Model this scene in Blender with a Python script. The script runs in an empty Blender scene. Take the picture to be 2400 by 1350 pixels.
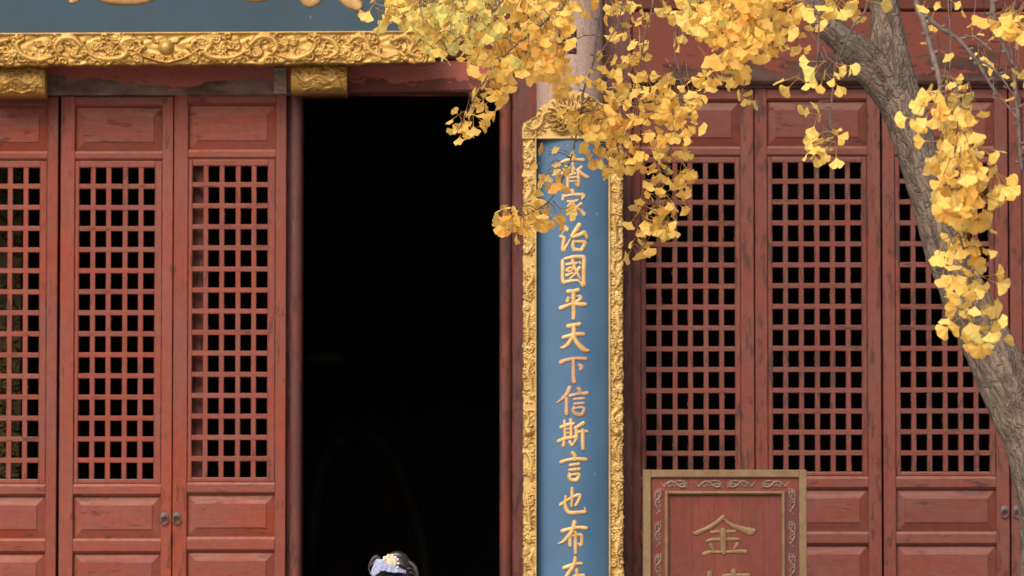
import bpy, bmesh, math, random
import numpy as np
from mathutils import Vector, Matrix, noise as mnoise

R = math.radians
random.seed(11)
rng = np.random.default_rng(5)
scene = bpy.context.scene
COL = scene.collection

# ------------------------------------------------------------------ camera
CAM_D, CAM_Z, PITCH = 20.0, 1.75, R(3.2)          # metres in front of the facade, eye height, tilt up
FOC, SENS = 150.0, 36.0
PXM = SENS / 2400.0                               # one photo pixel on the sensor (mm)
cam_d = bpy.data.cameras.new('camera')
cam = bpy.data.objects.new('camera', cam_d)
COL.objects.link(cam)
cam.location = (0, -CAM_D, CAM_Z)
cam.rotation_euler = (R(90) + PITCH, 0, 0)
cam_d.lens, cam_d.sensor_width, cam_d.sensor_fit = FOC, SENS, 'HORIZONTAL'
cam_d.clip_start, cam_d.clip_end = 0.5, 400
cam_d.dof.use_dof = True
cam_d.dof.focus_distance = 13.9
cam_d.dof.aperture_fstop = 13
scene.camera = cam

# ------------------------------------------------------------------ light
SUN_EL, SUN_AZ = R(41), R(-24)                    # from the front, a little from the left
world = bpy.data.worlds.new('World')
scene.world = world
world.use_nodes = True
wn = world.node_tree
bg = wn.nodes['Background']
sky = wn.nodes.new('ShaderNodeTexSky')
sky.sky_type = 'NISHITA'
sky.sun_disc = False
sky.sun_elevation = SUN_EL
sky.sun_rotation = R(180) - SUN_AZ
sky.air_density, sky.dust_density, sky.ozone_density = 1.0, 6.0, 1.0
wn.links.new(sky.outputs[0], bg.inputs[0])
bg.inputs[1].default_value = 0.10
sl = bpy.data.lights.new('sun', 'SUN')
sl.energy, sl.angle, sl.color = 1.6, R(40), (1.0, 0.92, 0.81)
sun = bpy.data.objects.new('sun', sl)
COL.objects.link(sun)
sdir = Vector((math.sin(SUN_AZ) * math.cos(SUN_EL), -math.cos(SUN_AZ) * math.cos(SUN_EL), math.sin(SUN_EL)))
sun.rotation_euler = sdir.to_track_quat('Z', 'Y').to_euler()
vs = scene.view_settings
vs.view_transform, vs.look, vs.gamma, vs.use_curve_mapping = 'Standard', 'None', 1.0, False
vs.exposure = 0.92
scene.render.engine = 'CYCLES'
scene.cycles.max_bounces = 8
scene.cycles.diffuse_bounces = 6
scene.cycles.transmission_bounces = 8

# ------------------------------------------------------------------ measuring the photograph
def zf(py, Y):
    return CAM_Z + (CAM_D + Y) * math.tan(PITCH + math.atan((675 - py) * PXM / FOC))
_dep0 = lambda Y: (CAM_D + Y) / math.cos(PITCH)
def xf(px, Y):
    return (px - 1200) * PXM / FOC * _dep0(Y)
def W(px, py, Y):                                 # facade point: verticals stay vertical
    return Vector((xf(px, Y), Y, zf(py, Y)))
def PX(n, Y=0.0):                                 # n photo pixels in metres at depth Y
    return n * PXM / FOC * _dep0(Y)
def T(px, py, d):                                 # free point d metres from the camera plane
    a = (675 - py) * PXM / FOC
    fy = math.cos(PITCH) - a * math.sin(PITCH)
    fz = math.sin(PITCH) + a * math.cos(PITCH)
    k = d / fy
    return Vector(((px - 1200) * PXM / FOC * k, -CAM_D + d, CAM_Z + fz * k))

# ------------------------------------------------------------------ object helpers
def link(o, parent=None):
    COL.objects.link(o)
    if parent is not None:
        o.parent = parent
def wloc(o):
    v = Vector((0, 0, 0))
    while o is not None:
        v += o.location
        o = o.parent
    return v
def tag(o, label=None, cat=None, group=None, kind=None):
    if label: o['label'] = label
    if cat: o['category'] = cat
    if group: o['group'] = group
    if kind: o['kind'] = kind
    return o
def empty(name, loc, label, cat, group=None):
    o = bpy.data.objects.new(name, None)
    o.empty_display_size = 0.2
    link(o); o.location = loc
    return tag(o, label, cat, group)
def mesh_obj(name, verts, faces, mat, parent=None, smooth=False, center=True):
    """verts in world space; the object's origin is put in the middle of its mesh"""
    v = np.asarray(verts, dtype=float)
    c = (v.min(0) + v.max(0)) / 2 if center else np.zeros(3)
    me = bpy.data.meshes.new(name)
    me.from_pydata([tuple(p) for p in (v - c)], [], [tuple(f) for f in faces])
    me.materials.append(mat)
    if smooth:
        me.polygons.foreach_set('use_smooth', [True] * len(me.polygons))
    me.update()
    o = bpy.data.objects.new(name, me)
    link(o, parent)
    o.location = Vector(c) - (wloc(parent) if parent is not None else Vector((0, 0, 0)))
    return o
def dup(o, parent, loc_world, rot=None):
    c = o.copy()
    link(c, parent)
    c.location = Vector(loc_world) - (wloc(parent) if parent is not None else Vector((0, 0, 0)))
    if rot is not None: c.rotation_euler = rot
    return c

class MB:
    def __init__(s): s.v, s.f = [], []
    def add(s, v, f):
        b = len(s.v)
        s.v += [tuple(p) for p in v]
        s.f += [tuple(i + b for i in q) for q in f]
    def box(s, x0, x1, y0, y1, z0, z1):
        s.add([(x0,y0,z0),(x1,y0,z0),(x1,y1,z0),(x0,y1,z0),(x0,y0,z1),(x1,y0,z1),(x1,y1,z1),(x0,y1,z1)],
              [(0,3,2,1),(4,5,6,7),(0,1,5,4),(1,2,6,5),(2,3,7,6),(3,0,4,7)])
    def cbox(s, x0, x1, yf, yb, z0, z1, cx, cz, dy):
        """box whose front edges (towards -Y) are chamfered"""
        r0 = [(x0+cx,yf,z0+cz),(x1-cx,yf,z0+cz),(x1-cx,yf,z1-cz),(x0+cx,yf,z1-cz)]
        r1 = [(x0,yf+dy,z0),(x1,yf+dy,z0),(x1,yf+dy,z1),(x0,yf+dy,z1)]
        r2 = [(x0,yb,z0),(x1,yb,z0),(x1,yb,z1),(x0,yb,z1)]
        f = [(0,1,2,3),(11,10,9,8)]
        for a in (0, 4):
            for k in range(4):
                n = (k+1) % 4
                f.append((a+k, a+4+k, a+4+n, a+n))
        s.add(r0+r1+r2, f)
    def tube(s, pts, rad, seg=8, cap=True):
        pts = [Vector(p) for p in pts]
        n = len(pts)
        b = len(s.v)
        up = Vector((0.13, -0.9, 0.31)).normalized()
        for i, p in enumerate(pts):
            t = (pts[min(i+1, n-1)] - pts[max(i-1, 0)])
            t = t.normalized() if t.length > 1e-9 else Vector((0,0,1))
            a = t.cross(up)
            if a.length < 1e-4: a = t.cross(Vector((1,0,0)))
            a.normalize(); bb = t.cross(a)
            r = rad[i] if hasattr(rad, '__len__') else rad
            for k in range(seg):
                an = 2*math.pi*k/seg
                s.v.append(tuple(p + a*(r*math.cos(an)) + bb*(r*math.sin(an))))
        for i in range(n-1):
            for k in range(seg):
                k2 = (k+1) % seg
                s.f.append((b+i*seg+k, b+i*seg+k2, b+(i+1)*seg+k2, b+(i+1)*seg+k))
        if cap:
            s.f.append(tuple(b+k for k in reversed(range(seg))))
            s.f.append(tuple(b+(n-1)*seg+k for k in range(seg)))
    def ball(s, c, r, nu=10, nv=6, sq=(1,1,1)):
        b = len(s.v)
        c = Vector(c)
        for j in range(nv+1):
            th = math.pi*j/nv
            for i in range(nu):
                ph = 2*math.pi*i/nu
                s.v.append((c.x+r*sq[0]*math.sin(th)*math.cos(ph), c.y+r*sq[1]*math.sin(th)*math.sin(ph), c.z+r*sq[2]*math.cos(th)))
        for j in range(nv):
            for i in range(nu):
                i2 = (i+1) % nu
                s.f.append((b+j*nu+i, b+(j+1)*nu+i, b+(j+1)*nu+i2, b+j*nu+i2))
    def build(s, name, mat, parent=None, smooth=False):
        return mesh_obj(name, s.v, s.f, mat, parent, smooth)

def catmull(P, step):
    P = np.asarray(P, float)
    if len(P) == 2:
        n = max(2, int(np.linalg.norm(P[1,:2]-P[0,:2])/step)+1)
        t = np.linspace(0,1,n)[:,None]
        return P[0]*(1-t)+P[1]*t
    Q = np.vstack([2*P[0]-P[1], P, 2*P[-1]-P[-2]])
    out = []
    for i in range(1, len(Q)-2):
        n = max(2, int(np.linalg.norm(Q[i+1,:2]-Q[i,:2])/step)+1)
        for t in np.linspace(0,1,n,endpoint=False):
            a,b,c,d = Q[i-1],Q[i],Q[i+1],Q[i+2]
            out.append(0.5*((2*b)+(-a+c)*t+(2*a-5*b+4*c-d)*t*t+(-a+3*b-3*c+d)*t**3))
    out.append(P[-1])
    return np.array(out)

# ------------------------------------------------------------------ materials
class NG:
    def __init__(s, name):
        s.m = bpy.data.materials.new(name); s.m.use_nodes = True
        s.t = s.m.node_tree
        s.b = s.t.nodes['Principled BSDF']
        s.out = s.t.nodes['Material Output']
    def n(s, ty, **kw):
        x = s.t.nodes.new(ty)
        for k, v in kw.items(): setattr(x, k, v)
        return x
    def l(s, a, b): s.t.links.new(a, b)
    def setin(s, sock, v):
        if hasattr(v, 'is_linked') or hasattr(v, 'links'): s.l(v, sock)
        else: sock.default_value = v
    def pos(s, scale=(1,1,1), off=(0,0,0), obj=False):
        if obj: src = s.n('ShaderNodeTexCoord').outputs['Object']
        else: src = s.n('ShaderNodeNewGeometry').outputs['Position']
        mp = s.n('ShaderNodeMapping')
        mp.inputs['Scale'].default_value = scale
        mp.inputs['Location'].default_value = off
        s.l(src, mp.inputs['Vector'])
        return mp.outputs[0]
    def noise(s, vec, scale, detail=3, rough=0.55, dist=0.0):
        x = s.n('ShaderNodeTexNoise')
        s.l(vec, x.inputs['Vector'])
        x.inputs['Scale'].default_value = scale; x.inputs['Detail'].default_value = detail
        x.inputs['Roughness'].default_value = rough; x.inputs['Distortion'].default_value = dist
        return x.outputs['Fac']
    def ramp(s, fac, lo, hi, a=0.0, b=1.0):
        x = s.n('ShaderNodeMapRange', interpolation_type='SMOOTHSTEP')
        s.setin(x.inputs['Value'], fac)
        x.inputs['From Min'].default_value = lo; x.inputs['From Max'].default_value = hi
        x.inputs['To Min'].default_value = a; x.inputs['To Max'].default_value = b
        return x.outputs[0]
    def math(s, op, a, b=0.0):
        x = s.n('ShaderNodeMath', operation=op)
        s.setin(x.inputs[0], a); s.setin(x.inputs[1], b)
        return x.outputs[0]
    def mix(s, fac, a, b, blend='MIX'):
        x = s.n('ShaderNodeMix', data_type='RGBA', blend_type=blend)
        s.setin(x.inputs['Factor'], fac)
        for sock, v in ((x.inputs[6], a), (x.inputs[7], b)):
            if isinstance(v, tuple): sock.default_value = (*v[:3], 1)
            else: s.l(v, sock)
        return x.outputs[2]
    def bump(s, h, strength, dist):
        x = s.n('ShaderNodeBump')
        x.inputs['Strength'].default_value = strength; x.inputs['Distance'].default_value = dist
        s.l(h, x.inputs['Height'])
        s.l(x.outputs[0], s.b.inputs['Normal'])
    def done(s, color=None, rough=0.6, metal=0.0, spec=0.4, k=0.86):
        if color is not None:
            if isinstance(color, tuple): color = tuple(x*k for x in color[:3])
            elif k != 1.0: color = s.mix(1.0, color, (k,k,k), 'MULTIPLY')
        if color is not None:
            if isinstance(color, tuple): s.b.inputs['Base Color'].default_value = (*color[:3], 1)
            else: s.l(color, s.b.inputs['Base Color'])
        s.setin(s.b.inputs['Roughness'], rough)
        s.setin(s.b.inputs['Metallic'], metal)
        s.b.inputs['Specular IOR Level'].default_value = spec
        return s.m

def paint(name, axis, base, faded, warm, dark, wear=0.62, seed=0.0, warm_amt=1.0, fade_amt=1.0, pale=None, pale_t=0.66):
    g = NG(name)
    st = (1,1,0.10) if axis == 'z' else (0.10,1,1)
    st2 = (1,1,0.25) if axis == 'z' else (0.25,1,1)
    p = g.pos(off=(seed, seed*1.7, seed*0.6)); ps = g.pos(st, off=(seed*2.1, seed, seed)); ps2 = g.pos(st2, off=(seed, 3+seed, seed*3.3))
    c = g.mix(g.ramp(g.noise(ps2, 9, 5, 0.66), 0.38, 0.62, 0, 1.0*fade_amt), base, faded)
    c = g.mix(g.ramp(g.noise(ps2, 4.3, 5, 0.66), 0.50, 0.62, 0, 0.85*warm_amt), c, warm)
    c = g.mix(g.ramp(g.noise(p, 26, 4, 0.65), 0.35, 0.70, 0.0, 0.6), c, g.mix(1.0, c, (0.72,0.66,0.66), 'MULTIPLY'))
    c = g.mix(g.ramp(g.noise(ps2, 19, 5, 0.66), 0.60, 0.68, 0, 0.5), c, (0.12,0.060,0.052))
    rnd = g.n('ShaderNodeObjectInfo').outputs['Random']
    c = g.mix(g.ramp(rnd, 0.0, 1.0, 0.0, 0.5), c, g.mix(1.0, c, (0.74,0.70,0.72), 'MULTIPLY'))
    grain = g.noise(ps, 210, 3, 0.6)
    gr2 = g.noise(ps, 60, 4, 0.6)
    sh = g.mix(1.0, c, (0.70,0.62,0.60), 'MULTIPLY')
    c = g.mix(g.ramp(grain, 0.42, 0.75, 0, 0.5), c, sh)
    if pale is not None:
        c = g.mix(g.ramp(g.noise(ps, 42, 6, 0.7), pale_t, pale_t+0.06, 0, 0.8), c, pale)
    w1 = g.noise(ps2, 34, 7, 0.72, 0.4)
    gate = g.ramp(g.noise(p, 3.1, 2, 0.5), 0.35, 0.65, -0.07, 0.05)
    wsum = g.math('ADD', w1, gate)
    wm = g.ramp(wsum, wear, wear+0.035, 0, 0.9)
    c = g.mix(wm, c, dark)
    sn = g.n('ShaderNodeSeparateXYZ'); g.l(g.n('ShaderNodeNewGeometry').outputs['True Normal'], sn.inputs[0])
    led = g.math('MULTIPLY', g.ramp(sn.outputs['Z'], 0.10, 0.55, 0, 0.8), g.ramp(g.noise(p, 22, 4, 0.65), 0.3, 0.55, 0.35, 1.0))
    c = g.mix(led, c, (min(1, faded[0]*1.35), faded[1]*2.1, faded[2]*2.3))  # dusty pale on upward faces; also paints in the light ledges catch
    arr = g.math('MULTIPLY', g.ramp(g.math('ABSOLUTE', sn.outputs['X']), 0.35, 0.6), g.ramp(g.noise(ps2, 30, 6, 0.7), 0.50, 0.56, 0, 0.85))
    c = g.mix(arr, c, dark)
    h = g.math('ADD', g.math('MULTIPLY', gr2, 0.6), g.math('SUBTRACT', g.math('MULTIPLY', grain, 0.35), g.math('MULTIPLY', wm, 0.6)))
    g.bump(h, 0.5, 0.0035)
    return g.done(c, g.ramp(gr2, 0.3, 0.7, 0.5, 0.72), 0, 0.35)

RED = dict(base=(0.222,0.041,0.023), faded=(0.198,0.053,0.034), warm=(0.245,0.037,0.011), dark=(0.070,0.018,0.012))
RED_R = dict(base=(0.156,0.031,0.019), faded=(0.144,0.042,0.029), warm=(0.156,0.029,0.013), dark=(0.046,0.016,0.011))
M = {}
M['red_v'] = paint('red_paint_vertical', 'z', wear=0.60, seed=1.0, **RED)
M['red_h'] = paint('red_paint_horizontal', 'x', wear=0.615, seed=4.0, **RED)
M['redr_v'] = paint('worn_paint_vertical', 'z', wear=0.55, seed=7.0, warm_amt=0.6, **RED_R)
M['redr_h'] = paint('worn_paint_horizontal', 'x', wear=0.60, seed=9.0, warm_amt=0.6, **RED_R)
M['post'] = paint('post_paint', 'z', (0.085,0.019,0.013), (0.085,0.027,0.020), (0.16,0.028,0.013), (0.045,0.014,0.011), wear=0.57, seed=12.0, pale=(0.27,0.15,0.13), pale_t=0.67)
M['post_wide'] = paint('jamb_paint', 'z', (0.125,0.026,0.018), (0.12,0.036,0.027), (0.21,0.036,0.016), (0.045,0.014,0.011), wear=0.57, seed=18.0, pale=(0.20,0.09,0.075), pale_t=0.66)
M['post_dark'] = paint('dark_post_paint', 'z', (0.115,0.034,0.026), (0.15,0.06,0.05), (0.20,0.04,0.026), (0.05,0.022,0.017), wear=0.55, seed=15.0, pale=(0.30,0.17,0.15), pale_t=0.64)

def peel_paint(name, thr, red, under, under2, seed, zlo, zhi, bias):
    """painted beam whose paint has come off; more of it gone towards the lower edge where water sits"""
    g = NG(name)
    p = g.pos((0.35,1,1), off=(seed,0,seed))
    pp = g.pos((0.6,1,1.3), off=(seed*2,1,seed))
    z = g.n('ShaderNodeSeparateXYZ'); g.l(g.n('ShaderNodeNewGeometry').outputs['Position'], z.inputs[0])
    low = g.ramp(z.outputs['Z'], zlo, zhi, bias, -bias)
    n1 = g.noise(p, 9.0, 9, 0.70, 0.4)
    m = g.ramp(g.math('ADD', n1, low), thr, thr+0.012)
    u = g.mix(g.ramp(g.noise(pp, 9, 4, 0.6), 0.35, 0.65), under, under2)
    u = g.mix(g.ramp(g.noise(pp, 70, 4, 0.7), 0.35, 0.7, 0, 0.5), u, g.mix(1.0, u, (0.6,0.55,0.55), 'MULTIPLY'))
    r = g.mix(g.ramp(g.noise(pp, 12, 5, 0.65), 0.4, 0.7, 0, 0.5), red, (red[0]*0.8, red[1]*1.1, red[2]*1.15))
    r = g.mix(g.ramp(g.noise(p, 60, 5, 0.7), 0.60, 0.64, 0, 0.7), r, under)
    c = g.mix(m, r, u)
    g.bump(g.math('SUBTRACT', g.math('MULTIPLY', g.noise(pp, 90, 4), 0.3), m), 0.6, 0.003)
    return g.done(c, 0.7, 0, 0.25)
zl = zf(222, -0.06); zh = zf(150, -0.06)
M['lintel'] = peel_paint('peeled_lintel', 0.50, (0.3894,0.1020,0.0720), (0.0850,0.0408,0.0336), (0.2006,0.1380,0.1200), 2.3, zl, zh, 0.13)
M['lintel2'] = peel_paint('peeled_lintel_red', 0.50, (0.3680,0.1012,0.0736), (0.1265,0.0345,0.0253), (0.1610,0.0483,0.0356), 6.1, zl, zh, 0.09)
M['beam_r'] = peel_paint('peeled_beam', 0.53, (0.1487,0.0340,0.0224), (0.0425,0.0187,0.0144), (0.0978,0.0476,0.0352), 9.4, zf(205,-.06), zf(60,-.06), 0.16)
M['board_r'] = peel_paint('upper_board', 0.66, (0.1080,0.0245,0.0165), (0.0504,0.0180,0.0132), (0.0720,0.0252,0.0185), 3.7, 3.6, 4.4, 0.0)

def gold(name, col, dust, dust_amt=0.5, metal=0.55, rough=0.42, scale=1.0):
    g = NG(name)
    p = g.pos()
    c = g.mix(g.ramp(g.noise(p, 14*scale, 5, 0.65), 0.35, 0.7), col, (col[0]*0.72, col[1]*0.62, col[2]*0.5))
    c = g.mix(g.ramp(g.noise(p, 90*scale, 4, 0.6), 0.35, 0.8, 0, 0.4), c, (col[0]*0.6, col[1]*0.5, col[2]*0.4))
    nz = g.n('ShaderNodeSeparateXYZ'); g.l(g.n('ShaderNodeNewGeometry').outputs['Normal'], nz.inputs[0])
    d = g.math('MULTIPLY', g.ramp(nz.outputs['Z'], 0.55, 0.95), g.ramp(g.noise(p, 30, 4), 0.3, 0.6, 0.5, 1.0))
    d = g.math('MULTIPLY', d, dust_amt)                        # dust settled on ledges
    c = g.mix(d, c, dust)
    g.bump(g.noise(p, 160*scale, 3, 0.5), 0.12, 0.0015)
    return g.done(c, g.math('ADD', d, rough), g.math('MULTIPLY', g.math('SUBTRACT', 1.0, d), metal), 0.5, k=0.95)
M['gold'] = gold('gilt_carving', (0.48,0.295,0.075), (0.40,0.26,0.19), 0.7, metal=0.45, rough=0.48)
M['gold_pale'] = gold('gilt_carving_pale', (0.51,0.345,0.12), (0.55,0.40,0.26), 0.4, metal=0.35, rough=0.5)
M['gilt'] = gold('gilt_letters', (0.5850,0.3960,0.1665), (0.6300,0.4500,0.3060), 0.3, metal=0.25, rough=0.5, scale=1.4)
M['gilt_pink'] = gold('gilt_letters_worn', (0.4680,0.2880,0.1710), (0.5580,0.3780,0.2880), 0.3, metal=0.15, rough=0.55, scale=1.4)
M['gilt_plaque'] = gold('gilt_plaque_letters', (0.4950,0.3060,0.1260), (0.4500,0.3150,0.2250), 0.3, metal=0.25, rough=0.5)
M['brass'] = gold('dull_gold_frame', (0.1775,0.1158,0.0558), (0.2203,0.1544,0.1060), 0.4, metal=0.15, rough=0.6)
M['sign_gilt'] = gold('sign_letters', (0.1764,0.1071,0.0446), (0.2835,0.2020,0.1451), 0.3, metal=0.2, rough=0.5)
M['tin'] = gold('pale_metal_ornament', (0.2074,0.1418,0.1163), (0.3240,0.2520,0.2203), 0.3, metal=0.2, rough=0.5)

def blue(name, col, seed):
    g = NG(name)
    p = g.pos(off=(seed,0,0)); ps = g.pos((1,1,0.07), off=(seed,0,2))
    c = g.mix(g.ramp(g.noise(p, 3.0, 4, 0.6), 0.35, 0.65, 0, 0.9), col, (col[0]*0.80, col[1]*0.84, col[2]*0.86))
    c = g.mix(g.ramp(g.noise(ps, 120, 3, 0.6), 0.45, 0.75, 0, 0.25), c, (col[0]*1.2, col[1]*1.12, col[2]*1.05))
    v = g.n('ShaderNodeTexVoronoi'); g.l(g.pos((1,1,0.6)), v.inputs['Vector']); v.inputs['Scale'].default_value = 15
    spk = g.ramp(v.outputs['Distance'], 0.085, 0.06)
    pick = g.ramp(g.n('ShaderNodeSeparateColor').outputs[0], 0.5, 0.6)
    sc = g.n('ShaderNodeSeparateColor'); g.l(v.outputs['Color'], sc.inputs[0])
    c = g.mix(g.math('MULTIPLY', spk, g.ramp(sc.outputs[0], 0.72, 0.76, 0, 0.5)), c, (0.32,0.38,0.42))
    c = g.mix(g.math('MULTIPLY', spk, g.ramp(sc.outputs[1], 0.80, 0.84, 0, 0.6)), c, (0.05,0.07,0.08))
    g.bump(g.noise(ps, 150, 3), 0.15, 0.002)
    return g.done(c, 0.55, 0, 0.35)
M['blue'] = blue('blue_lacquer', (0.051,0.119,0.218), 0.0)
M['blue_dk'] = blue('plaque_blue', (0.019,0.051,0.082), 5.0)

def stone():
    g = NG('worn_pillar'); p = g.pos()
    c = g.mix(g.ramp(g.noise(p, 120, 5, 0.75), 0.4, 0.62), (0.28,0.195,0.165), (0.46,0.345,0.295))
    c = g.mix(g.ramp(g.noise(p, 9, 5, 0.65), 0.4, 0.7, 0, 0.7), c, (0.40,0.265,0.22))
    c = g.mix(g.ramp(g.noise(g.pos((1,1,0.2)), 55, 5, 0.7), 0.6, 0.64, 0, 0.6), c, (0.14,0.085,0.07))
    g.bump(g.noise(p, 150, 5, 0.7), 0.6, 0.004)
    return g.done(c, 0.8, 0, 0.25)
M['stone'] = stone()
def simple(name, col, col2=None, scale=20, rough=0.6, metal=0.0, bump=0.2, st=(1,1,1), spec=0.4):
    g = NG(name); p = g.pos(st)
    col2 = col2 or tuple(x*0.7 for x in col)
    f = g.noise(p, scale, 5, 0.62)
    c = g.mix(g.ramp(f, 0.35, 0.68), col, col2)
    if bump: g.bump(g.noise(p, scale*4, 4), bump, 0.004)
    return g.done(c, rough, metal, spec)
M['rawwood'] = simple('bare_wood_patch', (0.34,0.26,0.21), (0.20,0.14,0.11), 24, 0.8, st=(1,1,3))
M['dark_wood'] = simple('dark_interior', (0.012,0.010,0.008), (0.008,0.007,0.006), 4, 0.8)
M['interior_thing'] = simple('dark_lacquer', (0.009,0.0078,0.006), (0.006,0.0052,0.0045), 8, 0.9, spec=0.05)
M['interior_gilt'] = simple('dim_gilt', (0.13,0.085,0.018), (0.03,0.02,0.006), 14, 0.5, 0.2)
M['iron'] = simple('weathered_iron', (0.115,0.098,0.085), (0.075,0.064,0.055), 60, 0.6, 0.2)
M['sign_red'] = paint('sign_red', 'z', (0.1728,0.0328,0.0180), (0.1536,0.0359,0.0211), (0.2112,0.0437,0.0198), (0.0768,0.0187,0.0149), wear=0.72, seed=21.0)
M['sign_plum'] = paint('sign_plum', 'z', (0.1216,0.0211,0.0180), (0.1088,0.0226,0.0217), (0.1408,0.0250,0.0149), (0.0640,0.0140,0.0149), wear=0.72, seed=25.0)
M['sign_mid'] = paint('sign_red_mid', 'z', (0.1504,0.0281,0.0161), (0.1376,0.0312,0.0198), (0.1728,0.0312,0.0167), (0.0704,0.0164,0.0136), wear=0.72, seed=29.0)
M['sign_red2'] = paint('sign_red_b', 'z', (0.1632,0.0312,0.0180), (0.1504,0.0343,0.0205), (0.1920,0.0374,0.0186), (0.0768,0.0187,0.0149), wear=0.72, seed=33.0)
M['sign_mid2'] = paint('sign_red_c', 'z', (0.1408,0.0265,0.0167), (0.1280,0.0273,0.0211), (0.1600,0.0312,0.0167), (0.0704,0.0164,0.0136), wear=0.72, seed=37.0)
M['hair'] = simple('black_hair', (0.012,0.010,0.010), (0.022,0.018,0.018), 60, 0.28, st=(6,6,1), spec=0.6)
M['gauze'] = simple('sheer_black_gauze', (0.06,0.05,0.055), (0.03,0.026,0.028), 90, 0.4)
M['ribbon'] = simple('lavender_cloth', (0.33,0.36,0.52), (0.25,0.28,0.43), 30, 0.8)
M['pearl'] = simple('pearl', (0.85,0.80,0.80), (0.78,0.72,0.75), 10, 0.2, bump=0)
M['comb'] = simple('pale_gilt_hairpin', (0.90,0.78,0.58), (0.66,0.50,0.28), 260, 0.35, 0.15, bump=0.6)
M['skin'] = simple('skin', (0.62,0.40,0.31), (0.58,0.36,0.28), 12, 0.5)
M['robe'] = simple('pale_robe', (0.55,0.55,0.66), (0.48,0.48,0.60), 6, 0.85)
M['ground'] = simple('paving', (0.32,0.29,0.26), (0.24,0.22,0.20), 3, 0.85)
M['tile'] = simple('roof_tile', (0.22,0.17,0.08), (0.16,0.12,0.06), 5, 0.5)
M['eave'] = simple('eave_wood', (0.20,0.07,0.05), (0.14,0.05,0.04), 5, 0.7)

M['flake'] = simple('loose_paint_flake', (0.24,0.12,0.10), (0.16,0.05,0.04), 40, 0.8)

# ------------------------------------------------------------------ setting: ground and terrace
m = MB(); m.box(-60, 60, -70, -4.0, -1.0, -0.15); tag(m.build('ground', M['ground']), kind='structure')
m = MB(); m.box(-9, 9, -4.0, 9.0, -1.0, 0.0); tag(m.build('terrace', M['ground']), kind='structure')

# ------------------------------------------------------------------ the hall
hall = empty('temple_hall', (0, 0.3, 0), 'red wooden temple hall front with lattice doors and an open dark doorway', 'building')

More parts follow.
